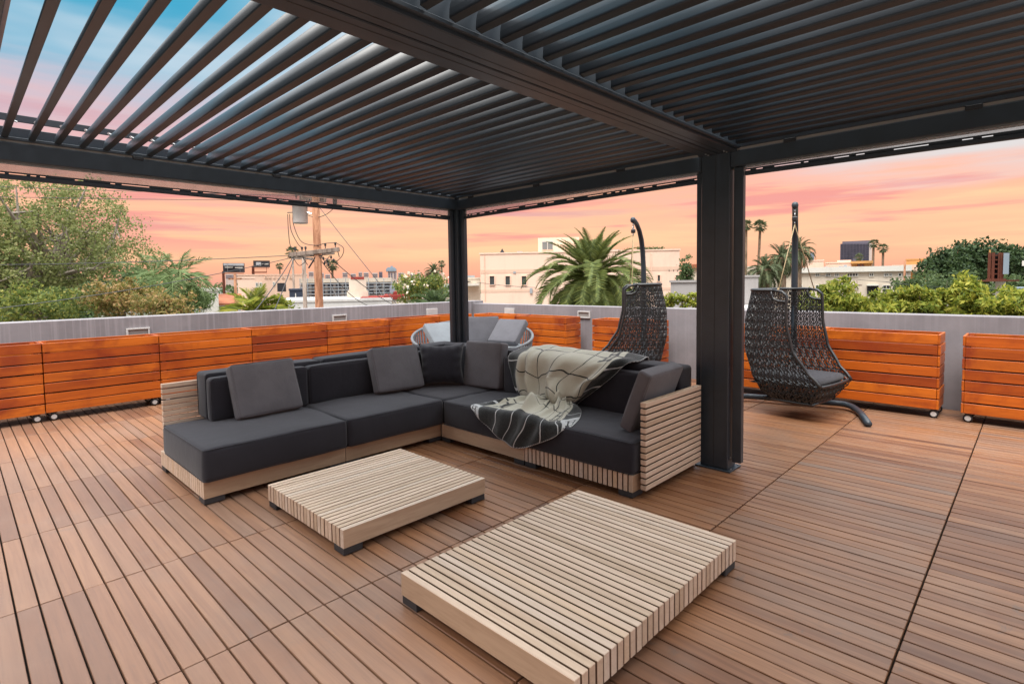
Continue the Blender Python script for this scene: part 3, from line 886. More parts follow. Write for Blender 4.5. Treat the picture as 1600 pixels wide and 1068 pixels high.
# puffy pillow in the corner
def puffy(label, c, wdt, hgt, th, az, lean):
    n = 22; V = []; F = []
    def thick(u, v): return th/2*((1-abs(u)**3.2)*(1-abs(v)**3.2))**.45
    ids = {}
    for s in (-1, 1):
        for i in range(n+1):
            for j in range(n+1):
                u, v = -1+2*i/n, -1+2*j/n
                edge = i in (0, n) or j in (0, n)
                if edge and (0, i, j) in ids: ids[(s, i, j)] = ids[(0, i, j)]; continue
                pin = 1-.15*(1-(abs(u) if abs(v) >= abs(u) else abs(v))**2)*max(abs(u), abs(v))**4
                wr = (.011)*math.sin(16*u+3*v)*math.exp(-((1-abs(v))*3)**2)+.011*math.sin(15*v-4*u)*math.exp(-((1-abs(u))*3)**2)
                V.append((u*wdt/2*pin, s*(thick(u, v)+(0 if edge else wr)), v*hgt/2*pin))
                ids[(s, i, j)] = len(V)-1
                if edge: ids[(0, i, j)] = len(V)-1
        for i in range(n):
            for j in range(n):
                q = (ids[(s, i, j)], ids[(s, i+1, j)], ids[(s, i+1, j+1)], ids[(s, i, j+1)])
                F.append(q if s < 0 else q[::-1])
    Rm = Matrix.Rotation(R(az), 3, 'Z') @ Matrix.Rotation(R(-lean), 3, 'X')
    mb = MB().add([Rm @ Vector(v) for v in V], F)
    zmin = min(v[2] for v in mb.v)
    o = build('puffy_pillow', mb, M_BLACK, None, True)
    o.location = (c[0], c[1], .404-zmin)
    tag(o, label, 'pillow')
puffy('puffy black pillow standing in the corner of the sofa', (3.68, 4.64), .50, .47, .27, -42, 12)

# ------------------------------------------------------------------ blanket thrown over the back and seat
rows = [
 [(4.20, 3.95, .50), (4.205, 3.68, .48), (4.205, 3.45, .47), (4.205, 3.18, .47), (4.205, 2.92, .49), (4.205, 2.66, .52), (4.205, 2.44, .60)],
 [(4.17, 3.86, .815), (4.18, 3.64, .835), (4.18, 3.43, .842), (4.18, 3.17, .842), (4.18, 2.90, .842), (4.18, 2.64, .842), (4.17, 2.40, .842)],
 [(3.99, 3.80, .825), (3.99, 3.58, .842), (3.99, 3.38, .850), (3.99, 3.14, .852), (3.99, 2.87, .850), (3.98, 2.63, .848), (3.99, 2.38, .842)],
 [(3.825, 3.76, .785), (3.820, 3.56, .790), (3.815, 3.38, .795), (3.815, 3.13, .800), (3.815, 2.87, .800), (3.82, 2.66, .805), (3.88, 2.44, .825)],
 [(3.80, 3.70, .62), (3.785, 3.53, .60), (3.775, 3.37, .60), (3.77, 3.17, .62), (3.77, 2.98, .64), (3.78, 2.79, .655), (3.83, 2.55, .71)],
 [(3.79, 3.55, .455), (3.74, 3.43, .455), (3.71, 3.32, .465), (3.69, 3.19, .49), (3.69, 3.05, .515), (3.74, 2.90, .535), (3.81, 2.71, .58)],
 [(3.77, 3.26, .420), (3.72, 3.20, .435), (3.69, 3.13, .455), (3.68, 3.075, .472), (3.69, 3.02, .470), (3.73, 2.97, .455), (3.80, 2.89, .440)],
 [(3.50, 3.58, .415), (3.52, 3.38, .430), (3.53, 3.21, .445), (3.54, 3.07, .450), (3.56, 2.95, .445), (3.60, 2.86, .435), (3.70, 2.78, .418)],
 [(3.33, 3.64, .413), (3.30, 3.42, .425), (3.30, 3.22, .432), (3.30, 3.03, .432), (3.33, 2.86, .428), (3.40, 2.74, .422), (3.58, 2.69, .414)],
 [(3.245, 3.655, .412), (3.212, 3.43, .410), (3.205, 3.22, .412), (3.205, 3.03, .412), (3.210, 2.84, .411), (3.235, 2.69, .414), (3.46, 2.62, .413)],
 [(3.212, 3.645, .402), (3.198, 3.43, .345), (3.188, 3.22, .300), (3.188, 3.03, .290), (3.192, 2.83, .330), (3.200, 2.66, .385), (3.37, 2.58, .413)],
 [(3.205, 3.62, .385), (3.197, 3.43, .285), (3.186, 3.23, .195), (3.184, 3.04, .155), (3.190, 2.82, .235), (3.197, 2.63, .335), (3.27, 2.54, .413)],
]
def catmull(P, t):
    n = len(P)-1; x = t*n; i = min(int(x), n-1); f = x-i
    p0, p1, p2, p3 = P[max(i-1, 0)], P[i], P[i+1], P[min(i+2, n)]
    return .5*((2*p1)+(-p0+p2)*f+(2*p0-5*p1+4*p2-p3)*f*f+(-p0+3*p1-3*p2+p3)*f**3)
NS, NT_ = 96, 150
CT = np.array(rows, dtype=float)
seglen = np.array([.30, .18, .09, .17, .14, .10, .21, .20, .10, .10, .12]); cum = np.concatenate([[0], np.cumsum(seglen)]); cum /= cum[-1]
S = np.linspace(0, 1, NS+1); Tt = np.linspace(0, 1, NT_+1)
P = np.zeros((NT_+1, NS+1, 3))
for i, tv in enumerate(Tt):
    k = min(np.searchsorted(cum, tv, 'right')-1, len(cum)-2); tr = (k+(tv-cum[k])/(cum[k+1]-cum[k]))/(len(cum)-1)
    ctl = np.array([catmull(CT[:, j], tr) for j in range(7)])
    for j, sv in enumerate(S):
        q = sv+sv*(1-sv)*4*(.034*math.sin(7*tv+5*sv)+.026*math.sin(19*tv-6*sv+1)+.014*math.sin(33*tv+3))
        P[i, j] = catmull(ctl, min(max(q, 0), 1))
du = np.gradient(P, axis=1); dv = np.gradient(P, axis=0)
nn = np.cross(dv, du); nn /= np.linalg.norm(nn, axis=2, keepdims=True)+1e-9
nn[(nn @ np.array([-.8, 0, .6])) < 0] *= -1
pinch = np.exp(-((Tt-.60)/.11)**2)[:, None]
fold = np.exp(-((Tt-.72)/.16)**2)[:, None]; up_ = np.exp(-((Tt-.45)/.12)**2)[:, None]
s_ = S[None, :]; t_ = Tt[:, None]
edge = np.minimum(1, np.minimum(s_, 1-s_)*9)
fr = random.Random(5)
A = .010*np.sin(2*np.pi*(1.7*s_-2.1*t_)+1)+.005*np.sin(2*np.pi*(5*s_+4*t_))
def ridge(s0, drift, w, tc_, tw, amp, tref):
    return amp*np.exp(-((s_-s0-drift*(t_-tref))/w)**2)*np.exp(-((t_-tc_)/tw)**2)
for k in range(9):          # folds that run from the back down to the gathered waist
    A = A+ridge(.06+.11*k+fr.uniform(-.03, .03), fr.uniform(-.5, .5), fr.uniform(.028, .05), fr.uniform(.40, .50), fr.uniform(.09, .14), fr.uniform(.040, .080), .6)
for k in range(12):         # folds that fan out over the seat
    A = A+ridge(.04+.083*k+fr.uniform(-.02, .02), fr.uniform(-.6, .6), fr.uniform(.020, .036), fr.uniform(.66, .74), fr.uniform(.06, .11), fr.uniform(.026, .055), .6)
for k in range(7):          # the gathered waist itself
    A = A+ridge(.10+.13*k+fr.uniform(-.02, .02), 0, .04, .60, .05, fr.uniform(.02, .045), .6)
A = A+ridge(.32, .3, .22, .36, .10, .014, .4)+ridge(.70, -.2, .16, .40, .09, .012, .4)
A = np.where(A < -.004, A*.4, A)
for k in range(5): A = A+ridge(.12+.19*k, fr.uniform(-.3, .3), .06, .95, .09, fr.uniform(.012, .028), .95)
P = P+nn*(A*edge+.004)[..., None]
V = P.reshape(-1, 3)
ii, jj = np.meshgrid(np.arange(NT_), np.arange(NS), indexing='ij')
b0 = (ii*(NS+1)+jj).ravel()
F = np.stack([b0, b0+1, b0+NS+2, b0+NS+1], axis=1)
tb = MT('cream and charcoal wool throw')
uvn = tb.n('ShaderNodeUVMap'); uvn.uv_map = 'UVMap'
sp = tb.n('ShaderNodeSeparateXYZ'); tb.l(uvn.outputs[0], sp.inputs[0])
wv_ = tb.n('ShaderNodeTexNoise'); wv_.inputs['Scale'].default_value = 3.2; wv_.inputs['Detail'].default_value = 2; tb.l(uvn.outputs[0], wv_.inputs[0])
ws_ = tb.n('ShaderNodeSeparateColor'); tb.l(wv_.outputs[1], ws_.inputs[0])
def pulled(o, ch):          # the weave is pulled askew where the cloth is gathered
    d_ = tb.math('SUBTRACT', ws_.outputs[ch], .5)
    k_ = tb.math('MULTIPLY', tb.math('SUBTRACT', o, tb.math('MULTIPLY', o, o)), 4.0)
    return tb.math('ADD', o, tb.math('MULTIPLY', tb.math('MULTIPLY', d_, .20), k_))
U, Vv = pulled(sp.outputs[0], 0), pulled(sp.outputs[1], 1)      # both in 0..1 across / along
AND = lambda *a: a[0] if len(a) == 1 else tb.math('MULTIPLY', a[0], AND(*a[1:]))
OR = lambda a, b: tb.math('MAXIMUM', a, b)
GT = lambda a, v: tb.math('GREATER_THAN', a, v)
LT = lambda a, v: tb.math('LESS_THAN', a, v)
def band(x, a, b): return AND(GT(x, a), LT(x, b))
def rect(u0, u1, v0, v1): return AND(band(U, u0, u1), band(Vv, v0, v1))
def lines(x, step, half, off=0.0):
    f = tb.math('FRACT', tb.math('ADD', tb.math('DIVIDE', x, step), off)); return LT(tb.math('ABSOLUTE', tb.math('SUBTRACT', f, .5)), half)
BU, BV = .115, .155
cream, char, palec = (.415, .395, .315, 1), (.009, .0125, .0135, 1), (.47, .48, .48, 1)
inner = rect(BU, 1-BU, BV, 1-BV)
corner = AND(tb.math('SUBTRACT', 1.0, band(U, BU, 1-BU)), tb.math('SUBTRACT', 1.0, band(Vv, BV, 1-BV)))
c = tb.mix(inner, char, cream)
c = tb.mix(corner, c, palec)
grid = OR(lines(U, .155, .022, .0), lines(Vv, .115, .026, .05))
c = tb.mix(AND(inner, grid), c, char)
bandl = AND(tb.math('SUBTRACT', 1.0, inner), tb.math('SUBTRACT', 1.0, corner))
g2 = OR(AND(band(U, BU, 1-BU), lines(U, .155, .024, .0)), AND(band(Vv, BV, 1-BV), lines(Vv, .142, .026, .05)))
c = tb.mix(AND(bandl, g2), c, palec)
def H(u0, u1, v0, v1):
    """a serif letter H lying across the throw"""
    du_, dv_ = u1-u0, v1-v0
    o = OR(rect(u0+.16*du_, u0+.32*du_, v0, v1), rect(u1-.32*du_, u1-.16*du_, v0, v1))
    o = OR(o, rect(u0+.32*du_, u1-.32*du_, v0+.44*dv_, v0+.56*dv_))
    for a in (u0, u1-.48*du_):
        for b in (v0, v1-.10*dv_): o = OR(o, rect(a, a+.48*du_, b, b+.10*dv_))
    return o
hs = None
for (u0, v0) in ((.012, .03), (1-.09, .03), (.012, 1-.118), (1-.09, 1-.118)):
    h = H(u0, u0+.08, v0, v0+.088); hs = h if hs is None else OR(hs, h)
for (u0, v0) in ((.77, .215), (.145, .735), (.76, .745)):
    hs = OR(hs, H(u0, u0+.095, v0, v0+.095))
c = tb.mix(hs, c, char)
hem = OR(OR(LT(sp.outputs[1], .008), GT(sp.outputs[1], .992)), OR(LT(sp.outputs[0], .008), GT(sp.outputs[0], .992)))
st = tb.math('FRACT', tb.math('MULTIPLY', tb.math('ADD', U, Vv), 70.0))
c = tb.mix(AND(hem, GT(st, .35)), c, palec)
fz = tb.noise(tb.coord('Object'), 260, 2, .7)
c = tb.mix(tb.math('MULTIPLY', tb.sm(fz, .4, .75), .25), c, (.20, .19, .17, 1))
tb.bump(tb.math('ADD', fz, tb.math('MULTIPLY', tb.noise(tb.coord('Object'), 22, 3, .6), 2.0)), .25, .006)
tb.b.inputs['Sheen Weight'].default_value = .3
M_BLANKET = tb.set(c, .95, 0, .15)
bl = np_mesh('blanket', V, F, M_BLANKET, None, True, (3.6, 3.1, .41))
bl.location = (3.6, 3.1, .41)
uvl = bl.data.uv_layers.new(name='UVMap')
uv = np.stack(np.meshgrid(S, Tt), axis=-1).reshape(-1, 2)
li = np.zeros(len(bl.data.loops), dtype=np.int32); bl.data.loops.foreach_get('vertex_index', li)
uvl.data.foreach_set('uv', uv[li].ravel().astype(np.float32))
sdm = bl.modifiers.new('thickness', 'SOLIDIFY'); sdm.thickness = .007; sdm.offset = 1
tag(bl, 'cream blanket with charcoal border and letter H blocks, thrown over the sofa back and seat', 'blanket')

# ------------------------------------------------------------------ round woven daybed behind the sofa
DB = Vector((5.62, 6.30, 0)); DR = .93
db = thing('daybed', 'round daybed with a rim of grey straps, behind the sofa corner', 'daybed', DB)
rimz = lambda a: .70+.17*math.cos(a-R(48))
rim = MB(); basep = MB()
NP = 72
gap0 = R(228)
angs = [2*math.pi*k/NP for k in range(NP)]
rim.tube([(DB.x+DR*math.cos(a), DB.y+DR*math.sin(a), rimz(a)) for a in angs+[angs[0]]], .020, 8, False)
build('rim', rim, M_STRAP, db, True)
build('base_ring', MB().tube([(DB.x+(DR-.06)*math.cos(a), DB.y+(DR-.06)*math.sin(a), .12) for a in angs+[angs[0]]], .025, 8, False), M_STRAP, db, True)
for a in angs:
    s = MB(); e_ = Vector((-math.sin(a), math.cos(a), 0)); o_ = Vector((math.cos(a), math.sin(a), 0))
    p0 = DB+o_*(DR-.06)+Vector((0, 0, .12)); p1 = DB+o_*DR+Vector((0, 0, rimz(a)))
    zz = p1-p0
    s.prism([(-.019, -.006), (.019, -.006), (.019, .006), (-.019, .006)], p0, e_, o_, zz)
    build('strap', s, M_STRAP, db)
for a in (40, 130, 220, 310):
    q = DB+Vector((math.cos(R(a)), math.sin(R(a)), 0))*(DR-.12)
    build('leg', MB().lathe([(.022, 0.0), (.026, .12)], (q.x, q.y, 0), 10), M_FOOT, db)
build('platform', MB().lathe([(DR-.075, .13), (DR-.06, .30)], (DB.x, DB.y, 0), 48), M_FOOT, db)
mt = MB().lathe([(DR-.12, .305), (DR-.062, .33), (DR-.045, .42), (DR-.05, .475), (DR-.085, .51), (DR-.2, .52), (.02, .525)], (DB.x, DB.y, 0), 64)
build('mattress', mt, fabric('pale blue grey canvas', (.29, .32, .34, 1)), db, True)
DG = 'grey pillows on the round daybed'
def day_pillow(label, c, az, lean, seed, w=.56, h=.48, th=.11, roll=0, m=None, z=.53):
    ex = Vector((math.cos(R(az)), math.sin(R(az)), 0)); bk = Vector((0, 0, 1)).cross(ex)
    up = Vector((0, 0, 1))*math.cos(R(lean))+bk*math.sin(R(lean))
    Rm = basis(ex, up)
    if roll: Rm = Matrix.Rotation(R(roll), 3, 'Z') @ Rm
    c = Vector((c[0], c[1], 0)); zmin = min((Rm @ Vector((x*w/2, y*th/2, q*h/2))).z for x in (-1, 1) for y in (-1, 1) for q in (-1, 1))
    c.z = z-zmin
    o = cushion('daybed_pillow', (w, th, h), c, Rm, m or M_PALEPILLOW, None, r=.022, bulge=(.004, .012, .004), n=6, wob=.003, seed=seed)
    for v in o.data.vertices: v.co -= Vector((c.x, c.y, z))
    o.location = (c.x, c.y, z); ORI[o.name] = Vector((c.x, c.y, z))
    tag(o, label, 'pillow', DG); piping((w, th, h), c, Rm, m or M_PALEPILLOW, o)
RIGHT = math.degrees(YAW)-90
day_pillow('light pillow lying against the rim, left of the corner post', (5.22, 6.52), RIGHT+38, 50, 41, .52, .46, .11, 0, M_BLUEGREY)
day_pillow('upright square pillow just right of the corner post', (5.98, 6.52), RIGHT+2, 14, 42, .60, .42, .11)
day_pillow('tilted pillow at the right rim of the daybed', (6.10, 6.00), RIGHT-34, 46, 43, .52, .46, .11)
# ------------------------------------------------------------------ hanging woven chairs on curved stands
def interp(tab, z):
    for (z0, a0), (z1, a1) in zip(tab, tab[1:]):
        if z <= z1: 
            f = max(0, (z-z0)/(z1-z0)); f = f*f*(3-2*f)*.35+f*.65
            return a0+(a1-a0)*f
    return tab[-1][1]
BACK = [(.20, -.20), (.30, -.28), (.45, -.345), (.75, -.405), (1.05, -.40), (1.39, -.335)]
HALF = [(.20, .28), (.30, .335), (.45, .38), (.75, .425), (1.05, .435), (1.39, .42)]
OPEN = [(.20, .33), (.40, .46), (.45, .42), (.55, .32), (.77, .185), (1.05, .125), (1.39, .12)]
def wallpt(u, z):
    """u 0..1 from one front edge round the back to the other"""
    w, fb, fo = interp(HALF, z), interp(BACK, z), interp(OPEN, z)
    r = .20
    side = max(.02, fo-(fb+r)); arc = math.pi/2*r; back = 2*(w-r); tot = 2*side+2*arc+back
    d = u*tot
    if d < side: return Vector((fo-d, w, z))
    d -= side
    if d < arc: g = d/r; return Vector((fb+r-r*math.sin(g), w-r+r*math.cos(g), z))
    d -= arc
    if d < back: return Vector((fb, w-r-d, z))
    d -= back
    if d < arc: g = d/r; return Vector((fb+r-r*math.cos(g), -(w-r)-r*math.sin(g), z))
    d -= arc
    return Vector((fb+r+d, -w, z))
def frontpt(u, z):
    w, fo = interp(HALF, z), interp(OPEN, z)
    y = (u*2-1)*w
    return Vector((fo-.10*abs(u*2-1)**3*.3, y, z))
def weave_into(mb, f, nu, nz, z0, z1, r, skip=None):
    def q(i, j): return f(min(max(i/nu, 0), 1), z0+(z1-z0)*min(max(j/nz, 0), 1))
    def seg(a, b):
        if (a-b).length < 1e-4: return
        d = (b-a).normalized(); up = Vector((0, 0, 1)) if abs(d.z) < .9 else Vector((1, 0, 0))
        x_ = d.cross(up).normalized()*r; y_ = d.cross(x_).normalized()*r
        o = [x_, -x_*.5+y_*.87, -x_*.5-y_*.87]
        mb.add([a+k for k in o]+[b+k for k in o], [(0, 1, 4, 3), (1, 2, 5, 4), (2, 0, 3, 5)])
    for i in range(nu):
        for j in range(nz):
            if skip and skip((i+.5)/nu, z0+(z1-z0)*(j+.5)/nz): continue
            c = q(i+.5, j+.5)
            ring = [q(i+.5+.5*math.cos(g), j+.5+.5*math.sin(g)) for g in [2*math.pi*k/8 for k in range(8)]]
            hub = [q(i+.5+.16*math.cos(g), j+.5+.16*math.sin(g)) for g in [2*math.pi*(k+.5)/8 for k in range(8)]]
            for k in range(8):
                seg(ring[k], ring[(k+1) % 8]); seg(c, ring[k])
                if k % 2: seg(hub[k], hub[(k+2) % 8])
            for a_, b_ in ((0, 0), (1, 0), (0, 1), (1, 1)):
                cr = q(i+a_, j+b_); seg(cr, ring[(1 if b_ else 7) if a_ else (3 if b_ else 5)])
def handle_hole(u, z):
    return z > 1.27 and (0.0 < u < .085 or .915 < u < 1.0)
def hanging_chair(label, hook, stand_az, face_az, dz, tiltd, group, swing=(0, 0)):
    hx, hy = hook
    t_ = thing('hanging_chair', label, 'hanging chair', (hx, hy, 0), 0, group)
    org = Vector((hx, hy, 0))
    A = Vector((math.cos(R(stand_az)), math.sin(R(stand_az)), 0)); B_ = Vector((-A.y, A.x, 0))      # A: from pole towards the chair
    pole0 = org-A*.50
    # stand: bent pole and open U base
    pts = []
    for z_, d_ in ((.07, -.03), (.5, -.015), (1.0, -.005), (1.5, 0), (1.72, .012), (1.92, .05), (2.07, .115), (2.19, .215), (2.265, .335), (2.30, .44), (2.305, .50)):
        pts.append(pole0+A*d_+Vector((0, 0, z_)))
    st = build('stand_pole', MB().tube(pts, [.036]*4+[.034]*3+[.031]*4, 14), M_METAL, t_, True)
    build('end_cap', MB().lathe([(.012, -.038), (.028, -.028), (.036, 0), (.028, .028), (.012, .038)], tuple(pts[-1]+A*.01), 12), M_METAL, st, True)
    base = MB()
    c0 = pole0+Vector((0, 0, .066))
    for s in (-1, 1):
        base.tube([c0+B_*s*.0, c0+B_*s*.46, c0+B_*s*.53+A*.02, c0+B_*s*.585+A*.075-Vector((0, 0, .006)), c0+B_*s*.63+A*.18-Vector((0, 0, .016)), c0+B_*s*.665+A*.36-Vector((0, 0, .026)), c0+B_*s*.69+A*.78-Vector((0, 0, .031))], .034, 12)
    build('stand_base', base, M_METAL, t_, True)
    build('brace', MB().tube([c0-A*.0, c0-A*.30+B_*.22-Vector((0, 0, .03)), c0-A*.42+B_*.30-Vector((0, 0, .034))], .028, 10).tube([c0, c0-A*.30-B_*.22-Vector((0, 0, .03)), c0-A*.42-B_*.30-Vector((0, 0, .034))], .028, 10), M_METAL, t_, True)
    # hook, spring and ropes
    htop = pts[-1]+Vector((0, 0, -.034))
    hk = MB(); hk.tube([htop+Vector((0, 0, 0)), htop-Vector((0, 0, .05))], .008, 8)
    hk.tube([htop+A*(.018*math.cos(g))+Vector((0, 0, -.068+.022*math.sin(g))) for g in [2*math.pi*k/12 for k in range(13)]], .006, 6, False)
    build('hook', hk, M_STEEL, t_, True)
    build('spring', MB().lathe([(.026, -.135), (.030, -.125), (.030, -.095), (.022, -.085)], tuple(htop), 12), M_WEAVE, t_)
    jn = htop-Vector((0, 0, .17)); 
    build('carabiner', MB().tube([htop-Vector((0, 0, .13)), jn+A*.012+Vector((0, 0, .015)), jn, jn-A*.012+Vector((0, 0, .015)), htop-Vector((0, 0, .13))], .006, 6, False), M_STEEL, t_)
    # basket
    Rz = Matrix.Rotation(R(face_az), 3, 'Z') @ Matrix.Rotation(R(tiltd), 3, 'Y')
    def W_(p): return Rz @ (p-Vector((0, 0, .8)))+org+Vector((swing[0], swing[1], .8+dz))
    mb = MB()
    weave_into(mb, lambda u, z: W_(wallpt(u, z)), 25, 10, .40, 1.385, .0060, handle_hole)
    weave_into(mb, lambda u, z: W_(wallpt(u, z)), 23, 2, .20, .40, .0062)
    weave_into(mb, lambda u, z: W_(frontpt(u, z)), 8, 2, .20, .405, .0062)
    # floor
    def fl(u, v): return W_(Vector((interp(BACK, .2)+(interp(OPEN, .2)-interp(BACK, .2))*((v-.0)/1.0), (u*2-1)*.27, .20)))
    weave_into(mb, fl, 7, 7, 0, 1, .0055)
    def fl2(u, v): return W_(Vector((-.30+.70*v, (u*2-1)*.36, .375)))
    weave_into(mb, fl2, 9, 9, 0, 1, .0055)
    wv = build('weave', mb, M_WEAVE, t_)
    rm = MB()
    nt_ = 40
    rm.tube([W_(wallpt(.09+.82*k/nt_, 1.39)) for k in range(nt_+1)], .017, 8)
    zs = [1.265-(1.265-.405)*k/26 for k in range(27)]
    for e_, sg in ((0, 1), (1, -1)):
        # front edge with the handle opening above it
        rm.tube([W_(wallpt(.09 if e_ == 0 else .91, 1.39)), W_(wallpt(.03 if e_ == 0 else .97, 1.375)), W_(wallpt(e_, 1.33))]+[W_(wallpt(e_, z)) for z in zs], .016, 8)
        a_ = .09
        loop = [(.10, 1.385), (.098, 1.34), (.082, 1.295), (.05, 1.275), (.02, 1.272), (.0, 1.268)]
        rm.tube([W_(wallpt(u if e_ == 0 else 1-u, z)) for u, z in loop], .013, 8)
    rm.tube([W_(frontpt(k/20, .405)) for k in range(21)], .016, 8)
    rm.tube([W_(wallpt(k/40, .20)) for k in range(41)]+[W_(frontpt(1-k/12, .20)) for k in range(1, 13)], .014, 8, False)
    build('rim', rm, M_WEAVE, t_, True)
    rp = MB()
    for u in (.055, .945):
        p = W_(wallpt(u, 1.385)); rp.tube([jn, jn.lerp(p, .5), p], .0055, 6)
        rp.tube([p+Vector((0, 0, .03)), p, p-Vector((0, 0, .02))], .010, 6)
    build('rope', rp, M_ROPE, t_, True)
    cv, cf = cushion_mesh(.70, .66, .085, .04, (.006, .006, .012), 7, .002, 5)
    cb = MB().add([W_(Vector(v)+Vector((.055, 0, .435))) for v in cv], cf)
    build('seat_cushion', cb, M_BLACK, t_, True)
    return t_
HG = 'woven hanging chairs on curved stands'
hanging_chair('near hanging woven chair right of the big post, open side facing right', (6.47, 1.94), 196, -98, 0.0, 0, HG)
hanging_chair('far hanging woven chair left of the big post, seen from behind its closed side', (6.30, 3.86), 195, 124, .07, 0, HG)
# ------------------------------------------------------------------ vegetation
def leaf_cloud(n, centres, spread, size, aspect=2.0, droop=0.0, rng=RNG):
    """n separate leaf blades gathered round the clump centres; quads"""
    C_ = np.asarray(centres); idx = rng.integers(0, len(C_), n)
    d = rng.normal(size=(n, 3)); d /= np.linalg.norm(d, axis=1, keepdims=True)
    sp = (np.asarray(spread)[idx] if np.ndim(spread) else spread)
    rad = (rng.random(n)**.45)*sp
    P = C_[idx]+d*rad[:, None]*np.array([1, 1, .8])
    ax = rng.normal(size=(n, 3)); ax[:, 2] -= droop; ax += d*.6
    ax /= np.linalg.norm(ax, axis=1, keepdims=True)
    sd = np.cross(ax, rng.normal(size=(n, 3))); sd /= np.linalg.norm(sd, axis=1, keepdims=True)
    s = size*rng.uniform(.6, 1.35, n)[:, None]
    a = ax*s*.5; b = sd*s*.5/aspect
    V = np.stack([P-a, P+b-a*.1, P+a, P-b-a*.1], axis=1).reshape(-1, 3)
    return V, np.arange(4*n).reshape(-1, 4)
def crown_centres(n, c, rad, rng=RNG, shell=.55, squash=1.0, lobes=7):
    """clump centres in an uneven crown made of several lobes"""
    L_ = rng.normal(size=(lobes, 3)); L_ /= np.linalg.norm(L_, axis=1, keepdims=True)
    amp = rng.uniform(-.22, .25, lobes)*squash
    d = rng.normal(size=(n, 3)); d /= np.linalg.norm(d, axis=1, keepdims=True)
    k = 1+(np.exp(-((1-d @ L_.T)/.22)) @ amp)
    r_ = (shell+(1-shell)*rng.random(n))*k
    return np.array(c)+d*r_[:, None]*np.array(rad)
def tree(name, label, cat, c, rad, n, nc, size, mat, bark=None, spread=.5, aspect=1.8, droop=0, trunk_to=GZ, limbs=9, group=None, tr=.28, shell=.45, seed=0, lob=1.0):
    rng = np.random.default_rng(seed)
    c = Vector(c)
    t_ = thing(name, label, cat, (c.x, c.y, trunk_to), 0, group)
    cc = crown_centres(nc, c, rad, rng, shell, lob)
    V, F = leaf_cloud(n, cc, spread*rng.uniform(.6, 1.3, nc), size, aspect, droop, rng)
    np_mesh('crown', V, F, mat, t_)
    mb = MB()
    top = Vector((c.x, c.y, c.z-rad[2]*.35))
    mb.tube([(c.x+.1, c.y, trunk_to), (c.x-.05, c.y+.1, (trunk_to+top.z)/2), tuple(top)], [tr*1.25, tr, tr*.8], 8)
    for k in range(limbs):
        q = Vector(cc[rng.integers(0, nc)]); m_ = top.lerp(q, .5)+Vector(rng.normal(size=3)*.12*min(rad)); m_.z -= .05*rad[2]
        mb.tube([tuple(top), tuple(m_), tuple(q)], [tr*.5, tr*.3, tr*.08], 5)
        for j in range(2):
            w = m_.lerp(q, .4+.3*j)+Vector(rng.normal(size=3)*.22*min(rad)); mb.tube([tuple(m_.lerp(q, .15+.3*j)), tuple(w)], [tr*.2, tr*.06], 4)
    build('trunk', mb, bark or M_BARK, t_)
    return t_
G = lambda r, g, b: (r, g, b, 1)
M_SYC = leafmat('sycamore leaves', [(0, G(.080, .105, .034)), (.35, G(.15, .175, .055)), (.7, G(.22, .235, .085)), (1, G(.30, .30, .14))])
M_RUST = leafmat('reddish olive leaves', [(0, G(.075, .085, .022)), (.4, G(.17, .155, .040)), (.75, G(.30, .20, .075)), (1, G(.42, .26, .13))])
M_OLIVE = leafmat('mixed green shrub leaves', [(0, G(.055, .080, .022)), (.4, G(.105, .145, .035)), (.8, G(.20, .22, .05)), (1, G(.36, .31, .07))])
M_DARKG = leafmat('dark green leaves', [(0, G(.018, .034, .014)), (.5, G(.034, .062, .022)), (1, G(.065, .10, .034))], .25)
M_LIME = leafmat('lime green leaves', [(0, G(.062, .090, .014)), (.35, G(.155, .190, .024)), (.7, G(.29, .305, .042)), (1, G(.42, .37, .07))])
M_MIDG = leafmat('mid green leaves', [(0, G(.035, .060, .022)), (.5, G(.070, .105, .040)), (1, G(.12, .16, .06))])
M_PALM = leafmat('palm fronds', [(0, G(.060, .080, .024)), (.5, G(.115, .145, .036)), (1, G(.20, .215, .06))], .2)
M_PALMD = leafmat('far palm fronds', [(0, G(.045, .060, .030)), (.5, G(.075, .10, .045)), (1, G(.13, .14, .07))], .2)
M_FEATHER = leafmat('feathery palm fronds', [(0, G(.060, .095, .030)), (.5, G(.11, .165, .055)), (1, G(.20, .26, .11))], .25)
M_FLOWER = leafmat('cream blossom', [(0, G(.55, .42, .33)), (1, G(.70, .60, .48))], .2)

def frond(Ln, droop, nl, lw, ll, up0, rng, curl=.0, plume=0.0):
    """one feather frond in local axes: grows along +x, z up"""
    V = []; F = []; pts = []
    x = z = 0.0; g = up0; ds = Ln/22
    for k in range(23):
        pts.append(Vector((x, curl*math.sin(k/22*3)*Ln*.05, z))); x += ds*math.cos(g); z += ds*math.sin(g); g -= droop/22*(.45+1.1*k/22)
    for k in range(nl):
        f = .10+.90*k/nl; i = min(int(f*22), 21); p = pts[i].lerp(pts[i+1], f*22-i); t = (pts[i+1]-pts[i]).normalized()
        nrm = Vector((-t.z, 0, t.x))
        l_ = ll*(math.sin(math.pi*min(1, .12+f*.88))**.6)*rng.uniform(.85, 1.1)
        for s in (-1, 1):
            d = (t*.62+Vector((0, s, 0))*.80+nrm*rng.uniform(.12-plume, .42)).normalized()
            tip = p+d*l_-Vector((0, 0, l_*.16))
            w = t*lw
            n0 = len(V); V += [p-w, p+w, p+d*l_*.55+w*.8, tip]; F.append((n0, n0+1, n0+2, n0+3))
    mb = MB().tube(pts, [.035*Ln/4*(1-.8*k/22)+.004 for k in range(23)], 4)
    n0 = len(V)
    return [tuple(v) for v in V]+list(mb.v), F+[tuple(i+n0 for i in f) for f in mb.f]
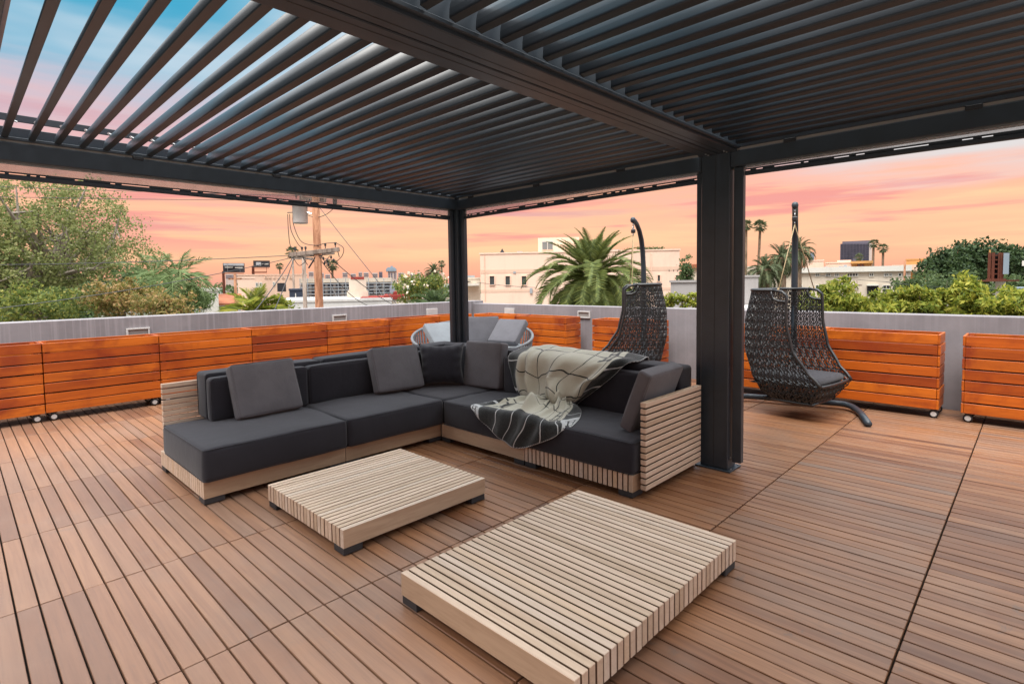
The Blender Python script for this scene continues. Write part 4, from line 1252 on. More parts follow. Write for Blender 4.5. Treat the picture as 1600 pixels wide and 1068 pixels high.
def feather_palm(name, label, c, Ln, nf, mat, trunk_r, ups=(80, -35), droop=1.5, ll=.45, nl=46, lw=.018, parts=True, group=None, trunk_to=GZ, seed=1, plume=0.0):
    rng = np.random.default_rng(seed); rr = random.Random(seed)
    c = Vector(c)
    t_ = thing(name, label, 'palm tree', (c.x, c.y, trunk_to), 0, group)
    prof = []
    h = c.z-trunk_to; n = 26
    for k in range(n+1):
        f = k/n; prof.append((trunk_r*(1.25-.25*f)*(1+(.06 if k % 2 else 0))*(1.0 if f < .93 else 1.25), h*f))
    build('trunk', MB().lathe(prof, (c.x, c.y, trunk_to), 10), M_PALMBARK, t_)
    protos = []
    for q in range(6):
        V, F = frond(Ln*rr.uniform(.9, 1.08), droop*(rr.uniform(.35, .5) if q < 2 else rr.uniform(.8, 1.25)), nl, lw, ll, 0, rng, rr.uniform(-1, 1), plume)
        me = bpy.data.meshes.new('frond'); me.from_pydata(V, [], F); me.update(); me.materials.append(mat); protos.append(me)
    allV = []; allF = []
    for k in range(nf):
        f = k/(nf-1); el = ups[0]+(ups[1]-ups[0])*f**.8+rr.uniform(-8, 8); az = k*137.5+rr.uniform(-14, 14)
        me = rr.choice(protos[:2] if f < .22 else protos[2:]); s = (.72+.38*min(1, f*2.2))*rr.uniform(.92, 1.06)
        M_ = Matrix.Rotation(R(az), 4, 'Z') @ Matrix.Rotation(-R(el), 4, 'Y') @ Matrix.Scale(s, 4)
        if parts:
            o = bpy.data.objects.new('frond', me); COL.objects.link(o); o.parent = t_
            o.matrix_local = Matrix.Translation(c-ORI[t_.name]+Vector((0, 0, -.25*f))) @ M_
        else:
            n0 = len(allV); allV += [tuple(M_ @ v.co+c+Vector((0, 0, -.25*f))) for v in me.vertices]; allF += [tuple(i+n0 for i in p.vertices) for p in me.polygons]
    if not parts:
        mb = MB(); mb.v = allV; mb.f = allF; build('crown', mb, mat, t_)
    return t_
def fan_palm(name, label, c, rad, trunk_r, mat, nf=34, group=None, trunk_to=GZ, seed=1, lean=(0, 0)):
    rr = random.Random(seed); c = Vector(c)
    t_ = thing(name, label, 'palm tree', (c.x+lean[0], c.y+lean[1], trunk_to), 0, group)
    b0 = Vector((c.x+lean[0], c.y+lean[1], trunk_to))
    build('trunk', MB().tube([b0, b0.lerp(c, .35), b0.lerp(c, .7), c], [trunk_r*1.5, trunk_r*1.1, trunk_r*.95, trunk_r*.9], 8), M_PALMBARK, t_)
    mb = MB()
    for k in range(nf):
        f = k/(nf-1); el = 78-128*f+rr.uniform(-10, 10); az = k*137.5+rr.uniform(-15, 15)
        M_ = Matrix.Rotation(R(az), 3, 'Z') @ Matrix.Rotation(-R(el), 3, 'Y')
        st = rad*rr.uniform(.40, .55); fl_ = rad*rr.uniform(.42, .55)
        mb.tube([c, c+M_ @ Vector((st, 0, 0))], .02*rad, 3)
        for j in range(11):
            g = R(-82+164*j/10); d = M_ @ Vector((math.cos(g), math.sin(g), -.25*abs(math.sin(g))-.10)); s_ = M_ @ Vector((-math.sin(g), math.cos(g), 0))
            p = c+M_ @ Vector((st, 0, 0))
            mb.add([p, p+d*fl_*.5+s_*fl_*.085, p+d*fl_-Vector((0, 0, fl_*.12)), p+d*fl_*.5-s_*fl_*.085], [(0, 1, 2, 3)])
    for k in range(26):      # skirt of dry leaves
        az = rr.uniform(0, 6.28); p = c-Vector((0, 0, rad*rr.uniform(.05, .35)))+Vector((math.cos(az), math.sin(az), 0))*trunk_r
        q = p+Vector((math.cos(az)*rad*.22, math.sin(az)*rad*.22, -rad*rr.uniform(.25, .5))); s_ = Vector((-math.sin(az), math.cos(az), 0))*rad*.06
        mb.add([p, (p+q)/2+s_, q, (p+q)/2-s_], [(0, 1, 2, 3)])
    build('crown', mb, mat, t_)
    return t_
# left: big sycamore, shrubs and feathery palms
D = 27.0
c = at(80, 392, D); k = D/FPX
tree('sycamore_tree', 'big airy sycamore tree filling the left edge, grey limbs showing through', 'tree', c, (140*k, 140*k, 124*k), 40000, 560, .118, M_SYC, M_BARK, .58, 1.4, .1, limbs=34, tr=.36, shell=.40, seed=5, lob=.12)
c = at(-40, 420, 24.0)
tree('broadleaf_tree', 'leafy green tree cut by the left photo edge, beside the sycamore', 'tree', c, (2.6, 2.6, 2.6), 4500, 120, .17, M_SYC, M_BARK, .6, 1.4, .1, limbs=8, tr=.2, shell=.3, seed=6)
SH = 'shrubs behind the left parapet'
for i, (u, v, d, ru, rv, n, mt_, lab) in enumerate((
    (192, 466, 17.5, 58, 32, 5200, M_RUST, 'reddish olive shrub in front of the feathery palms'),
    (262, 478, 16.5, 45, 26, 2600, M_RUST, 'rust tipped low shrub below the feathery palms'),
    (60, 482, 16.0, 75, 36, 5200, M_OLIVE, 'mixed green shrub with yellow sprays under the sycamore, at the left edge'),
    (118, 476, 19.0, 66, 36, 4200, M_MIDG, 'dense green shrub under the sycamore crown'),
    (205, 446, 25.0, 38, 30, 2600, M_MIDG, 'green tree between the sycamore and the feathery palms'),
    (300, 468, 20.0, 22, 26, 1500, M_FEATHER, 'light green bush in front of the white wall'))):
    k = d/FPX
    tree('shrub', lab, 'shrub', at(u, v, d), (ru*k, ru*k, rv*k), n, max(30, n//40), .10 if d < 18 else .13, mt_, M_BARK, .26, 1.7, .1, limbs=8, tr=.07, group=SH, shell=.3, seed=20+i)
feather_palm('queen_palm', 'feathery palm with drooping fronds, left of the pair near the white wall', at(240, 432, 21), 1.8, 26, M_FEATHER, .12, (75, -20), 2.6, .46, 30, .0045, True, 'feathery palms left of the lounge', seed=3, plume=.6)
feather_palm('queen_palm', 'feathery palm with drooping fronds, right of the pair near the white wall', at(278, 432, 20), 1.8, 26, M_FEATHER, .12, (80, -25), 2.6, .46, 30, .0045, True, 'feathery palms left of the lounge', seed=4, plume=.6)
feather_palm('young_palm', 'bright green young palm rising just behind the left parapet', at(398, 482, 17), 1.15, 22, M_LIME, .10, (80, 0), 1.8, .45, 34, .012, True, seed=8)
tree('shrub', 'yellow green low shrub right of the bright young palm', 'shrub', at(428, 482, 17.5), (.55, .5, .35), 1400, 40, .11, M_LIME, M_BARK, .2, 1.8, 0, limbs=5, tr=.05, group=SH, shell=.3, seed=31)
# centre: flowering bush left of the corner post, big date palm
tree('flowering_bush', 'flowering olive green bush left of the corner post', 'shrub', at(660, 450, 26), (1.45, 1.4, .85), 4200, 110, .13, M_OLIVE, M_BARK, .3, 1.6, 0, limbs=8, tr=.1, shell=.3, seed=33)
fb = [o for o in COL.objects if o.name.startswith('flowering_bush')][0]
V, F = leaf_cloud(160, crown_centres(34, at(665, 447, 25.6), (1.35, 1.3, .8), np.random.default_rng(3), .9), .16, .16, 1.2, 0, np.random.default_rng(4))
np_mesh('blossom', V, F, M_FLOWER, fb)
feather_palm('strap_palm', 'grass like palm in front of the flowering bush', at(683, 482, 22), 1.25, 26, M_MIDG, .10, (85, 15), 1.5, .42, 34, .014, True, seed=10)
feather_palm('date_palm', 'big Canary date palm with arching fronds behind the right parapet', at(925, 432, 31), 4.15, 128, M_PALM, .42, (88, -52), 2.0, .66, 66, .030, True, seed=12)
tree('cypress', 'narrow dark green conifer right of the big date palm', 'tree', at(1072, 432, 36), (.55, .55, 1.5), 1800, 60, .16, M_MIDG, M_BARK, .3, 1.8, -.4, limbs=3, tr=.1, shell=.2, seed=40)
SM = 'small lime shrubs behind the wall'
for i, (u, v, ru, rv) in enumerate(((1046, 470, 6, 10), (1066, 470, 12, 14), (1088, 470, 10, 13))):
    k = 13/FPX
    tree('lime_shrub', ['small lime shrub beside the far hanging chair basket', 'middle one of the small lime shrubs left of the big post', 'small lime shrub touching the big post on its left'][i], 'shrub', at(u, v, 13), (ru*k*1.3, ru*k*1.3, rv*k*1.2), 420, 16, .085, M_LIME, M_BARK, .10, 2.0, .2, limbs=4, tr=.03, group=SM, shell=.3, seed=44+i)
# right: lime hedge trees, dark ficus mass, mid shrubs
HG_ = 'lime green trees along the right parapet'
for i, (u, v, d, ru, rv, n, lab) in enumerate((
    (1305, 478, 10.5, 38, 30, 2600, 'lime green tree behind the near hanging chair'),
    (1372, 482, 10.2, 46, 26, 2800, 'lime green tree right of the near hanging chair'),
    (1440, 478, 10.0, 44, 30, 3000, 'lime green tree in the middle of the right hedge'),
    (1512, 474, 9.8, 44, 38, 3200, 'lime green tree below the rusty billboard frame, tallest of the hedge'),
    (1590, 484, 9.6, 48, 28, 3000, 'lime green tree at the right photo edge'),
    (1262, 482, 10.6, 20, 26, 900, 'lime green tree seen through the near hanging chair weave'))):
    k = d/FPX
    tree('lime_tree', lab, 'tree', at(u, v+2, d), (ru*k*1.15, ru*k*.9, rv*k*1.15), int(n*2.2), max(30, n//36), .11, M_LIME, M_BARK, .13, 3.0, .55, limbs=10, tr=.06, group=HG_, shell=.3, seed=60+i)
D = 46.0; k = D/FPX
DT = 'dark trees at the far right'
for i, (u, v, ru, rv, lab) in enumerate(((1478, 420, 34, 34, 'dark green tree at the left shoulder of the dark tree mass'), (1518, 410, 38, 34, 'dark green tree behind the rusty billboard frame'), (1562, 406, 40, 32, 'dark green tree with the highest crown behind the rusty frame'), (1604, 416, 36, 38, 'dark green tree cut by the right photo edge'))):
    tree('ficus_tree', lab, 'tree', at(u, v, D+i), (ru*k, ru*k, rv*k), 4600, 100, .30, M_DARKG, M_BARK, .65, 1.7, .1, limbs=6, tr=.25, group=DT, shell=.35, seed=80+i)
for i, (u, v, d, ru, rv, n, lab) in enumerate((
    (1440, 446, 30, 42, 22, 2600, 'grey green bushy tree right of the long white building'),
    (1500, 452, 28, 40, 24, 2600, 'grey green bushy tree left of the rusty billboard frame'),
    (1580, 452, 30, 34, 22, 2200, 'grey green bushy tree behind the grey blue box'))):
    k = d/FPX
    tree('bushy_tree', lab, 'tree', at(u, v, d), (ru*k, ru*k, rv*k), n, n//36, .17, M_MIDG, M_BARK, .35, 1.7, 0, limbs=6, tr=.1, group='grey green trees on the right', shell=.3, seed=90+i)
# far palms on the right
FP = 'tall thin fan palms'
fan_palm('fan_palm', 'tall thin fan palm just right of the big post', at(1166, 352, 62), .85, .16, M_PALMD, 30, FP, seed=1)
fan_palm('fan_palm', 'second tall thin fan palm right of the big post', at(1188, 353, 62), .95, .16, M_PALMD, 32, FP, seed=2, lean=(.6, .8))
fan_palm('fan_palm', 'fan palm at the right edge of the dark office tower', at(1365, 381, 95), 1.05, .2, M_PALMD, 28, FP, seed=3)
fan_palm('fan_palm', 'fan palm standing free, right of the dark office tower', at(1380, 388, 92), 1.05, .2, M_PALMD, 28, FP, seed=4)
fan_palm('fan_palm', 'small fan palm in front of the dark office tower', at(1342, 402, 80), .75, .2, M_PALMD, 24, FP, seed=5)
CP = 'date palms behind the near hanging chair'
feather_palm('date_palm', 'date palm low behind the left edge of the near hanging chair', at(1196, 420, 42), 1.75, 46, M_PALMD, .32, (85, -45), 2.0, .40, 40, .02, True, CP, seed=21)
feather_palm('date_palm', 'date palm left of the near chair stand pole, crown above the white roof', at(1222, 402, 47), 1.85, 46, M_PALMD, .32, (85, -45), 2.0, .40, 40, .02, True, CP, seed=22)
feather_palm('date_palm', 'date palm partly hidden behind the near chair stand pole, highest of its cluster', at(1247, 389, 52), 1.9, 46, M_PALMD, .32, (85, -45), 2.0, .40, 40, .02, True, CP, seed=23)
# far palms on the left
fan_palm('fan_palm', 'small far fan palm between the billboards and the utility pole', at(437, 416, 110), .95, .16, M_PALMD, 24, FP, seed=6)
fan_palm('fan_palm', 'fan palm right behind the left end of the utility pole crossarm', at(457, 394, 75), 1.15, .16, M_PALMD, 26, FP, seed=7)
fan_palm('fan_palm', 'fan palm just right of the utility pole below its crossarm', at(519, 414, 80), 1.15, .18, M_PALMD, 26, FP, seed=8)
fan_palm('fan_palm', 'tall slender far fan palm just left of the corner post', at(690, 412, 105), .95, .16, M_PALMD, 22, FP, seed=9)
feather_palm('date_palm', 'far date palm above the flowering bush', at(678, 424, 75), 1.7, 34, M_PALMD, .3, (85, -25), 1.8, .45, 30, .03, False, seed=24)
# ------------------------------------------------------------------ neighbourhood beyond the parapets
def stucco(name, col, var=.10):
    t = MT(name); p = t.n('ShaderNodeNewGeometry').outputs['Position']
    n = t.noise(t.mapping(p, (.35, .35, .22)), 1.0, 5, .65)
    d = tuple(c*(1-3*var) for c in col[:3])+(1,)
    c = t.mix(t.sm(n, .45, .75), col, d)
    v = t.noise(t.mapping(p, (3, 3, .15)), 1.0, 3, .6)
    c = t.mix(t.math('MULTIPLY', t.sm(v, .52, .7), .25), c, d)
    return t.set(c, .9, 0, .2)
M_CREAM = stucco('cream stucco', (.60, .52, .42, 1))
M_PEACH = stucco('peach stucco', (.70, .49, .37, 1), .05)
M_PEACH2 = stucco('pale peach stucco', (.82, .59, .46, 1), .05)
M_WHITEW = stucco('off white stucco', (.64, .62, .56, 1))
M_GREYW = stucco('grey block wall', (.36, .34, .33, 1))
M_ORANGEW = stucco('orange stucco', (.56, .30, .11, 1))
M_TILE = stucco('terracotta roof', (.36, .13, .07, 1), .2)
M_REDTRIM = stucco('dark red trim', (.26, .045, .035, 1), .1)
M_NAVY = stucco('navy siding', (.045, .055, .080, 1), .12)
M_ROOFW = stucco('white roof membrane', (.62, .60, .57, 1), .08)
M_RUST = stucco('rusty steel', (.13, .045, .028, 1), .2)
M_DARK = stucco('dark opening', (.035, .035, .040, 1), .2)
M_HAZEB = stucco('distant pale tower', (.52, .42, .37, 1), .05)
M_HAZED = stucco('distant dark tower', (.15, .135, .165, 1), .08)
M_BLUEBOX = stucco('grey blue cladding', (.25, .31, .36, 1), .06)
M_PANELG = stucco('grey galvanised', (.34, .36, .38, 1), .1)
t = MT('window glass'); M_GLASS = t.set((.035, .055, .060, 1), .12, 0, .8)
t = MT('dusty window glass'); M_GLASS2 = t.set((.16, .18, .18, 1), .25, 0, .6)
M_NET = stucco('dusty scaffold netting', (.17, .145, .13, 1), .12)
M_TWIN = stucco('tinted tower glazing', (.060, .055, .075, 1), .1)
class Facade:
    """a wall plane at a given distance, with places on it measured from the photograph"""
    def __init__(s, name, label, cat, uL, uR, vT, d, mat, depth=8.0, zb=GZ, turn=0.0, parapet=.18, part_name='wall', vB=None, roof=None):
        uc = (uL+uR)/2
        c = at(uc, 440, d); n = Vector((c.x, c.y, 0)).normalized()
        n = Matrix.Rotation(R(turn), 3, 'Z') @ n
        s.n = n; s.e = Vector((n.y, -n.x, 0)); s.c = Vector((c.x, c.y, 0)); s.mat = mat
        s.rot = Matrix((s.e, s.n, Vector((0, 0, 1)))).transposed()
        a0, zt = s.uv(uL, vT); a1, zt2 = s.uv(uR, vT); zt = s.uv(uc, vT)[1]
        if vB is not None: zb = s.uv(uc, vB)[1]
        s.a0, s.a1, s.zt, s.zb, s.depth = a0, a1, zt, zb, depth
        base = s.c+s.e*((a0+a1)/2)+s.n*depth/2
        s.t = thing(name, label, cat, (base.x, base.y, GZ))
        s.box(part_name, a0, a1, zb, zt, 0, depth, mat)
        if parapet: s.box('parapet', a0-.06, a1+.06, zt+.002, zt+parapet, -.06, depth+.06, roof or mat)
    def uv(s, u, v):
        q = _fw+_r2*((u-800)/FPX)+_d2*((v-CY)/FPX); o = Vector((0, 0, CAM_H))
        k = (s.c-o).dot(s.n)/q.dot(s.n); p = o+q*k
        return (p-s.c).dot(s.e), p.z
    def box(s, name, a0, a1, z0, z1, d0, d1, mat, parent=None, ch=0.0):
        mb = MB().cbox(s.c+s.e*((a0+a1)/2)+s.n*((d0+d1)/2)+Vector((0, 0, (z0+z1)/2)), (abs(a1-a0), abs(d1-d0), abs(z1-z0)), s.rot, ch)
        return build(name, mb, mat, parent or s.t)
    def px(s, name, u0, u1, v0, v1, d0, d1, mat, parent=None):
        a0, z1 = s.uv(u0, v0); a1, z0 = s.uv(u1, v1)
        return s.box(name, a0, a1, z0, z1, d0, d1, mat, parent)
    def window(s, u0, u1, v0, v1, split=1, frame=None, glass=None, f=.06):
        a0, z1 = s.uv(u0, v0); a1, z0 = s.uv(u1, v1)
        fr = MB()
        for b in ((a0, a1, z1-f, z1), (a0, a1, z0, z0+f), (a0, a0+f, z0+f, z1-f), (a1-f, a1, z0+f, z1-f)):
            fr.cbox(s.c+s.e*((b[0]+b[1])/2)-s.n*.04+Vector((0, 0, (b[2]+b[3])/2)), (b[1]-b[0], .14, b[3]-b[2]), s.rot)
        for k in range(1, split):
            a = a0+(a1-a0)*k/split; fr.cbox(s.c+s.e*a-s.n*.03+Vector((0, 0, (z0+z1)/2)), (f*.7, .10, z1-z0-2*f), s.rot)
        w = build('window', fr, frame or s.mat, s.t)
        s.box('pane', a0+f, a1-f, z0+f, z1-f, -.012, .01, glass or M_GLASS, w)
        return w
# --- left of the utility pole
b = Facade('white_house', 'white house wall behind the feathery palms', 'building', 262, 341, 455, 34, M_WHITEW, 6)
b = Facade('tile_roof_house', 'low white house with a terracotta tile roof left of the bright young palm', 'building', 341, 376, 474, 40, M_WHITEW, 6, parapet=0)
a0, z0 = b.uv(338, 474); a1, z1 = b.uv(378, 459)
rf = MB(); q0 = b.c+b.e*a0; q1 = b.c+b.e*a1
rf.prism([(-.3, z0), (2.6, z1), (5.5, z0), (5.5, z0-.12), (-.3, z0-.12)], (q0.x, q0.y, 0), b.n, (0, 0, 1), b.e*(a1-a0))
build('roof', rf, M_TILE, b.t); b.window(356, 368, 478, 483, 2)
b = Facade('peach_building', 'long low peach building under the pair of billboards', 'building', 371, 480, 430, 88, M_PEACH, 14)
for u in ((413, 418), (420, 424), (427, 430), (433, 436), (440, 445), (452, 456)): b.window(u[0], u[1], 431.5, 435, 1, f=.12)
b.window(399, 404, 441, 449, 1, M_WHITEW, M_GLASS2, .12); b.window(405, 410, 441, 449, 1, M_WHITEW, M_GLASS2, .12)
b.px('doorway', 433, 447, 442, 455, -.03, .4, M_DARK); b.window(426, 430, 440, 446, 1, M_WHITEW, M_GLASS2, .12)
b = Facade('peach_annex', 'plain peach building block standing in front of the left billboard post', 'building', 371, 398, 435, 70, M_PEACH2, 8)
b = Facade('navy_shed', 'navy blue shed between the two thin poles', 'building', 452, 474, 454, 52, M_NAVY, 5)
b.px('door', 461, 463, 458, 470, -.04, .05, M_WHITEW)
b = Facade('white_flat_roof_building', 'white low building with a flat roof behind the utility pole', 'building', 436, 612, 471, 40, M_ROOFW, 9)
for u in (520, 530, 536, 541, 546, 551): b.px('roof_vent', u, u+4, 466.5, 470.3, 2, 2.5, M_PANELG)
for u in (470, 478, 486): b.px('roof_vent', u, u+3, 466, 470.3, 3, 3.5, M_PANELG)
# scaffolded building
b = Facade('scaffolded_building', 'grey building wrapped in scaffolding behind the utility pole', 'building', 470, 612, 441, 66, M_NET, 10, roof=M_CREAM, parapet=.5)
for r_ in range(3):
    for k in range(11): b.px('opening', 474+k*12.6, 483+k*12.6, 443.5+r_*9, 450+r_*9, -.03, .3, M_DARK)
sc = thing('scaffolding', 'tube scaffolding in front of the grey building', 'scaffolding', b.t.location)
mb = MB()
for k in range(13):
    a, z = b.uv(470+k*11.7, 440); q = b.c+b.e*a-b.n*1.2; mb.tube([(q.x, q.y, GZ), (q.x, q.y, z+.4)], .04, 5)
build('upright', mb, M_PANELG, sc)
for v in (443, 448, 453, 458, 463, 468):
    a0, z = b.uv(469, v); a1, _ = b.uv(613, v); z = b.uv(540, v)[1]; q0, q1 = b.c+b.e*a0-b.n*1.2, b.c+b.e*a1-b.n*1.2
    build('rail', MB().tube([(q0.x, q0.y, z), (q1.x, q1.y, z)], .04, 5), M_PANELG, sc)
mb = MB()
for k in range(0, 12, 2):
    a, z = b.uv(470+k*11.7, 445); a2, z2 = b.uv(470+(k+1)*11.7, 467); q0, q1 = b.c+b.e*a-b.n*1.25, b.c+b.e*a2-b.n*1.25
    mb.tube([(q0.x, q0.y, z), (q1.x, q1.y, z2)], .03, 5)
build('diagonal', mb, M_PANELG, sc)
# cream block with a ring
b = Facade('cream_tower_block', 'cream roof block with a dark ring emblem and a red cap', 'building', 545, 572, 436, 44, M_CREAM, 3, parapet=0)
b.px('cap', 548, 569, 432.5, 436, -.04, 2, M_REDTRIM)
b.px('side_wing', 542, 576, 455, 480, -.15, 3, M_CREAM)
a, z = b.uv(565.5, 443.5); q = b.c+b.e*a-b.n*.06
build('ring', MB().tube([q+b.e*(.19*math.cos(g))+Vector((0, 0, .19*math.sin(g))) for g in [2*math.pi*k/20 for k in range(21)]], .032, 6, False), M_DARK, b.t)
b = Facade('red_trim_building', 'cream low building with a dark red roof edge left of the flowering bush', 'building', 563, 650, 468, 42, M_CREAM, 6, parapet=0)
b.px('roof_edge', 563, 600, 464.5, 468, -.2, 6, M_REDTRIM); b.px('roof_edge', 600, 655, 461.5, 466.5, -.1, 6, M_REDTRIM); b.px('roof_edge', 615, 655, 456, 461.5, 1, 6, M_REDTRIM)
b.px('window_bay', 609, 617, 447, 458, 2, 4, M_BLUEBOX)
# --- centre, between the posts
b = Facade('low_cream_building', 'low cream building just right of the corner post', 'building', 716, 750, 436, 60, M_CREAM, 8)
b.window(730, 736, 438, 442, 2); b.px('canopy', 722, 748, 443, 446, -1.0, .2, M_WHITEW); b.px('roof_unit', 726, 742, 430, 434, 2, 4, M_PANELG)
b = Facade('big_peach_building', 'large plain peach building behind the big date palm, small dark windows', 'building', 750, 1062, 394, 48, M_PEACH2, 14, turn=0, parapet=.12)
for u in (764.5, 789, 814.5): b.window(u, u+9, 430.5, 445.5, 1, M_PEACH2, M_GLASS, .05)
for u in (1026.5, 1055): b.window(u, u+5.5, 429, 440, 1, M_PEACH2, M_GLASS, .05)
b.px('penthouse', 838, 905, 369, 391, 2.0, 6, M_PEACH2)
a0, z1 = b.uv(845, 375.5); a1, z0 = b.uv(862, 387.5)
w = b.box('window', a0-.05, a1+.05, z0-.05, z1+.05, 1.93, 2.0, M_WHITEW)
b.box('pane', a0, (a0+a1)/2-.03, z0, z1, 1.90, 1.93, M_GLASS2, w); b.box('pane', (a0+a1)/2+.03, a1, z0, z1, 1.90, 1.93, M_GLASS2, w)
a, z = b.uv(781, 392); q = b.c+b.e*a+b.n*1.5
build('roof_vent', MB().tube([(q.x, q.y, b.zt), (q.x, q.y, b.zt+.25)], .06, 6).lathe([(.22, 0), (.10, .2), (.02, .35)], (q.x, q.y, b.zt+.2), 8), M_DARK, b.t)
V, F = leaf_cloud(420, [tuple(b.c+b.e*(b.uv(u, 391)[0])+b.n*.6+Vector((0, 0, b.zt+.22))) for u in range(998, 1040, 3)], .22, .16, 2)
np_mesh('roof_plants', V, F, M_MIDG, b.t)
for u in (1045, 1052, 1058): b.px('roof_peg', u, u+1, 421, 424, -.02, .03, M_DARK)
b.px('downpipe', 757, 758, 395, 470, -.10, -.01, M_PEACH2); b.px('downpipe', 1017, 1018, 395, 470, -.10, -.01, M_PEACH2)
b.px('expansion_joint', 751, 1061, 421.5, 422, -.02, .02, M_PEACH); b.px('expansion_joint', 751, 1061, 452.5, 453, -.02, .02, M_PEACH)
b.px('wall_vent', 802, 806, 424, 427, -.06, .02, M_PANELG); b.px('meter_box', 828, 832, 450, 458, -.15, .02, M_PANELG)
b.px('roof_unit', 955, 972, 387, 393, 3, 5, M_PANELG); b.px('roof_unit', 800, 808, 389, 393, 4, 5, M_PANELG)
b = Facade('grey_block_wall', 'grey block wall left of the big post, behind the small lime shrubs', 'wall', 1048, 1110, 441, 24, M_GREYW, .3, parapet=.1)
b = Facade('brown_roof_house', 'house with a brown roof edge just left of the big post', 'building', 1074, 1130, 417, 60, M_CREAM, 6, parapet=0)
b.px('roof', 1072, 1132, 413, 418, -.4, 6, M_TILE)
# --- right of the big post
b = Facade('grey_wall_building', 'grey block building just right of the big post, low behind the parapet', 'building', 1120, 1185, 433, 30, M_GREYW, 6, parapet=.1)
b.px('white_roof', 1140, 1178, 476, 488, -4, -.1, M_ROOFW)
b = Facade('white_bungalow', 'small white building with windows behind the tall thin palms', 'building', 1150, 1188, 418, 72, M_CREAM, 8)
for u in ((1162, 1166), (1168, 1173)): b.window(u[0], u[1], 424, 432, 1, f=.08)
b = Facade('long_white_building', 'long cream two storey apartment building right of the near hanging chair pole', 'building', 1204, 1423, 423, 58, M_CREAM, 12, turn=0, parapet=0)
b.px('roof_edge', 1203, 1424, 419.5, 423, -.35, 12, M_WHITEW); b.px('parapet_front', 1203, 1245, 418, 423, -.45, 3, M_PEACH2)
for u0, u1, sp_ in ((1217, 1222, 1), (1248, 1253, 1), (1274, 1281, 2), (1290, 1298, 2), (1304, 1311, 2), (1323, 1341, 4), (1358, 1365, 2), (1381, 1388, 2), (1390, 1394, 1), (1403, 1409, 1), (1412, 1417, 1)):
    b.window(u0, u1, 426.5, 432, sp_, M_WHITEW, M_GLASS2 if 1270 < u0 < 1315 else M_GLASS, .06)
for u0, u1, sp_ in ((1218, 1223, 1), (1246, 1254, 2), (1274, 1284, 2), (1290, 1300, 2), (1308, 1314, 1), (1322, 1341, 4), (1379, 1391, 2)):
    b.window(u0, u1, 445, 451.5, sp_, M_WHITEW, M_GLASS, .06)
b.px('porch', 1355, 1372, 446, 462, -.05, .8, M_DARK); b.px('porch', 1380, 1392, 445, 456, -.05, .8, M_DARK)
b.px('fascia', 1354, 1373, 444.5, 446, -.6, .2, M_WHITEW)
for u0, u1, v0 in ((1286, 1293, 416), (1294, 1305, 416.5), (1310, 1317, 415), (1318, 1324, 413), (1325, 1330, 415)): b.px('roof_unit', u0, u1, v0, 419, 3, 4.2, M_PANELG)
b = Facade('plain_peach_house', 'pale plain roof block behind the near hanging chair ropes', 'building', 1258, 1287, 408, 74, M_PEACH2, 6)
b = Facade('stepped_roof_building', 'pale stepped building under the dark office tower', 'building', 1290, 1352, 411, 76, M_PEACH2, 8)
b.px('upper_floor', 1308, 1330, 406, 411, 2, 6, M_PEACH2)
b = Facade('orange_house', 'orange house with two small windows under the dark office tower', 'building', 1331, 1362, 411, 70, M_ORANGEW, 6, parapet=0)
b.px('roof_edge', 1329, 1364, 408.2, 411, -.5, 6, M_ORANGEW); b.window(1339, 1345, 412.5, 416, 1, M_TILE); b.window(1345.5, 1350, 412.5, 416, 1, M_TILE)
b = Facade('orange_house', 'orange house with one dark window at the left edge of the dark trees', 'building', 1416, 1448, 406, 80, M_ORANGEW, 6)
b.window(1440, 1446, 407.5, 412, 1, M_TILE); b.px('lower_wing', 1394, 1452, 414, 424, -1, 2, M_PEACH)
b = Facade('office_tower', 'dark grid windowed office tower on the skyline', 'building', 1313, 1358, 380, 330, M_HAZED, 40, parapet=0)
b.px('top_storey', 1316, 1361, 377, 380, 2, 38, M_HAZED)
for i in range(9):
    for j in range(7):
        if i in (4, 5, 6) and j > 5: continue
        u = 1313.7+i*4.93; v = 381+j*3.75; b.px('window', u, u+4.2, v, v+2.9, -.25, .02, M_TWIN)
b.px('side_wall', 1358.2, 1362, 380, 409, 0, 39, M_HAZEB)
b = Facade('slim_tower', 'slim dark far tower right of the near chair pole', 'building', 1266, 1272.5, 394, 420, M_HAZED, 10, parapet=0)
for j in range(5): b.px('window', 1267, 1271.5, 395.5+j*2.6, 397+j*2.6, -.2, .05, M_BLUEBOX)
b.px('lower_block', 1263, 1267, 402, 409, .5, 8, M_NAVY)
# rusty billboard frame
d = 26
rb = thing('rusty_billboard', 'rusty back of a billboard frame on a white post, in front of the dark trees', 'billboard', (*at(1558, 440, d).xy, GZ))
fz = Facade.__new__(Facade); c = at(1558, 440, d); n_ = Vector((c.x, c.y, 0)).normalized(); fz.n = n_; fz.e = Vector((n_.y, -n_.x, 0)); fz.c = Vector((c.x, c.y, 0)); fz.rot = Matrix((fz.e, fz.n, Vector((0, 0, 1)))).transposed(); fz.t = rb; fz.mat = M_RUST
fz.px('back_panel', 1544, 1566, 396, 436, .25, .32, M_DARK)
for u in (1544, 1550, 1560): fz.px('upright', u, u+3.4, 394.5, 438, 0, .22, M_RUST)
fz.px('upright', 1563.5, 1568, 395, 438, -.05, .22, M_RUST)
for v in (398, 405, 412, 419, 427): fz.px('cross_rail', 1547.4, 1563.4, v, v+1.5, .05, .2, M_RUST)
fz.px('side_panel', 1568.2, 1576, 395.5, 428, -.25, .55, M_BLUEBOX)
fz.px('base_plate', 1541, 1572, 435.5, 439, -.35, .8, M_RUST)
fz.px('catwalk', 1524, 1592, 437.5, 439.2, -.7, -.36, M_RUST)
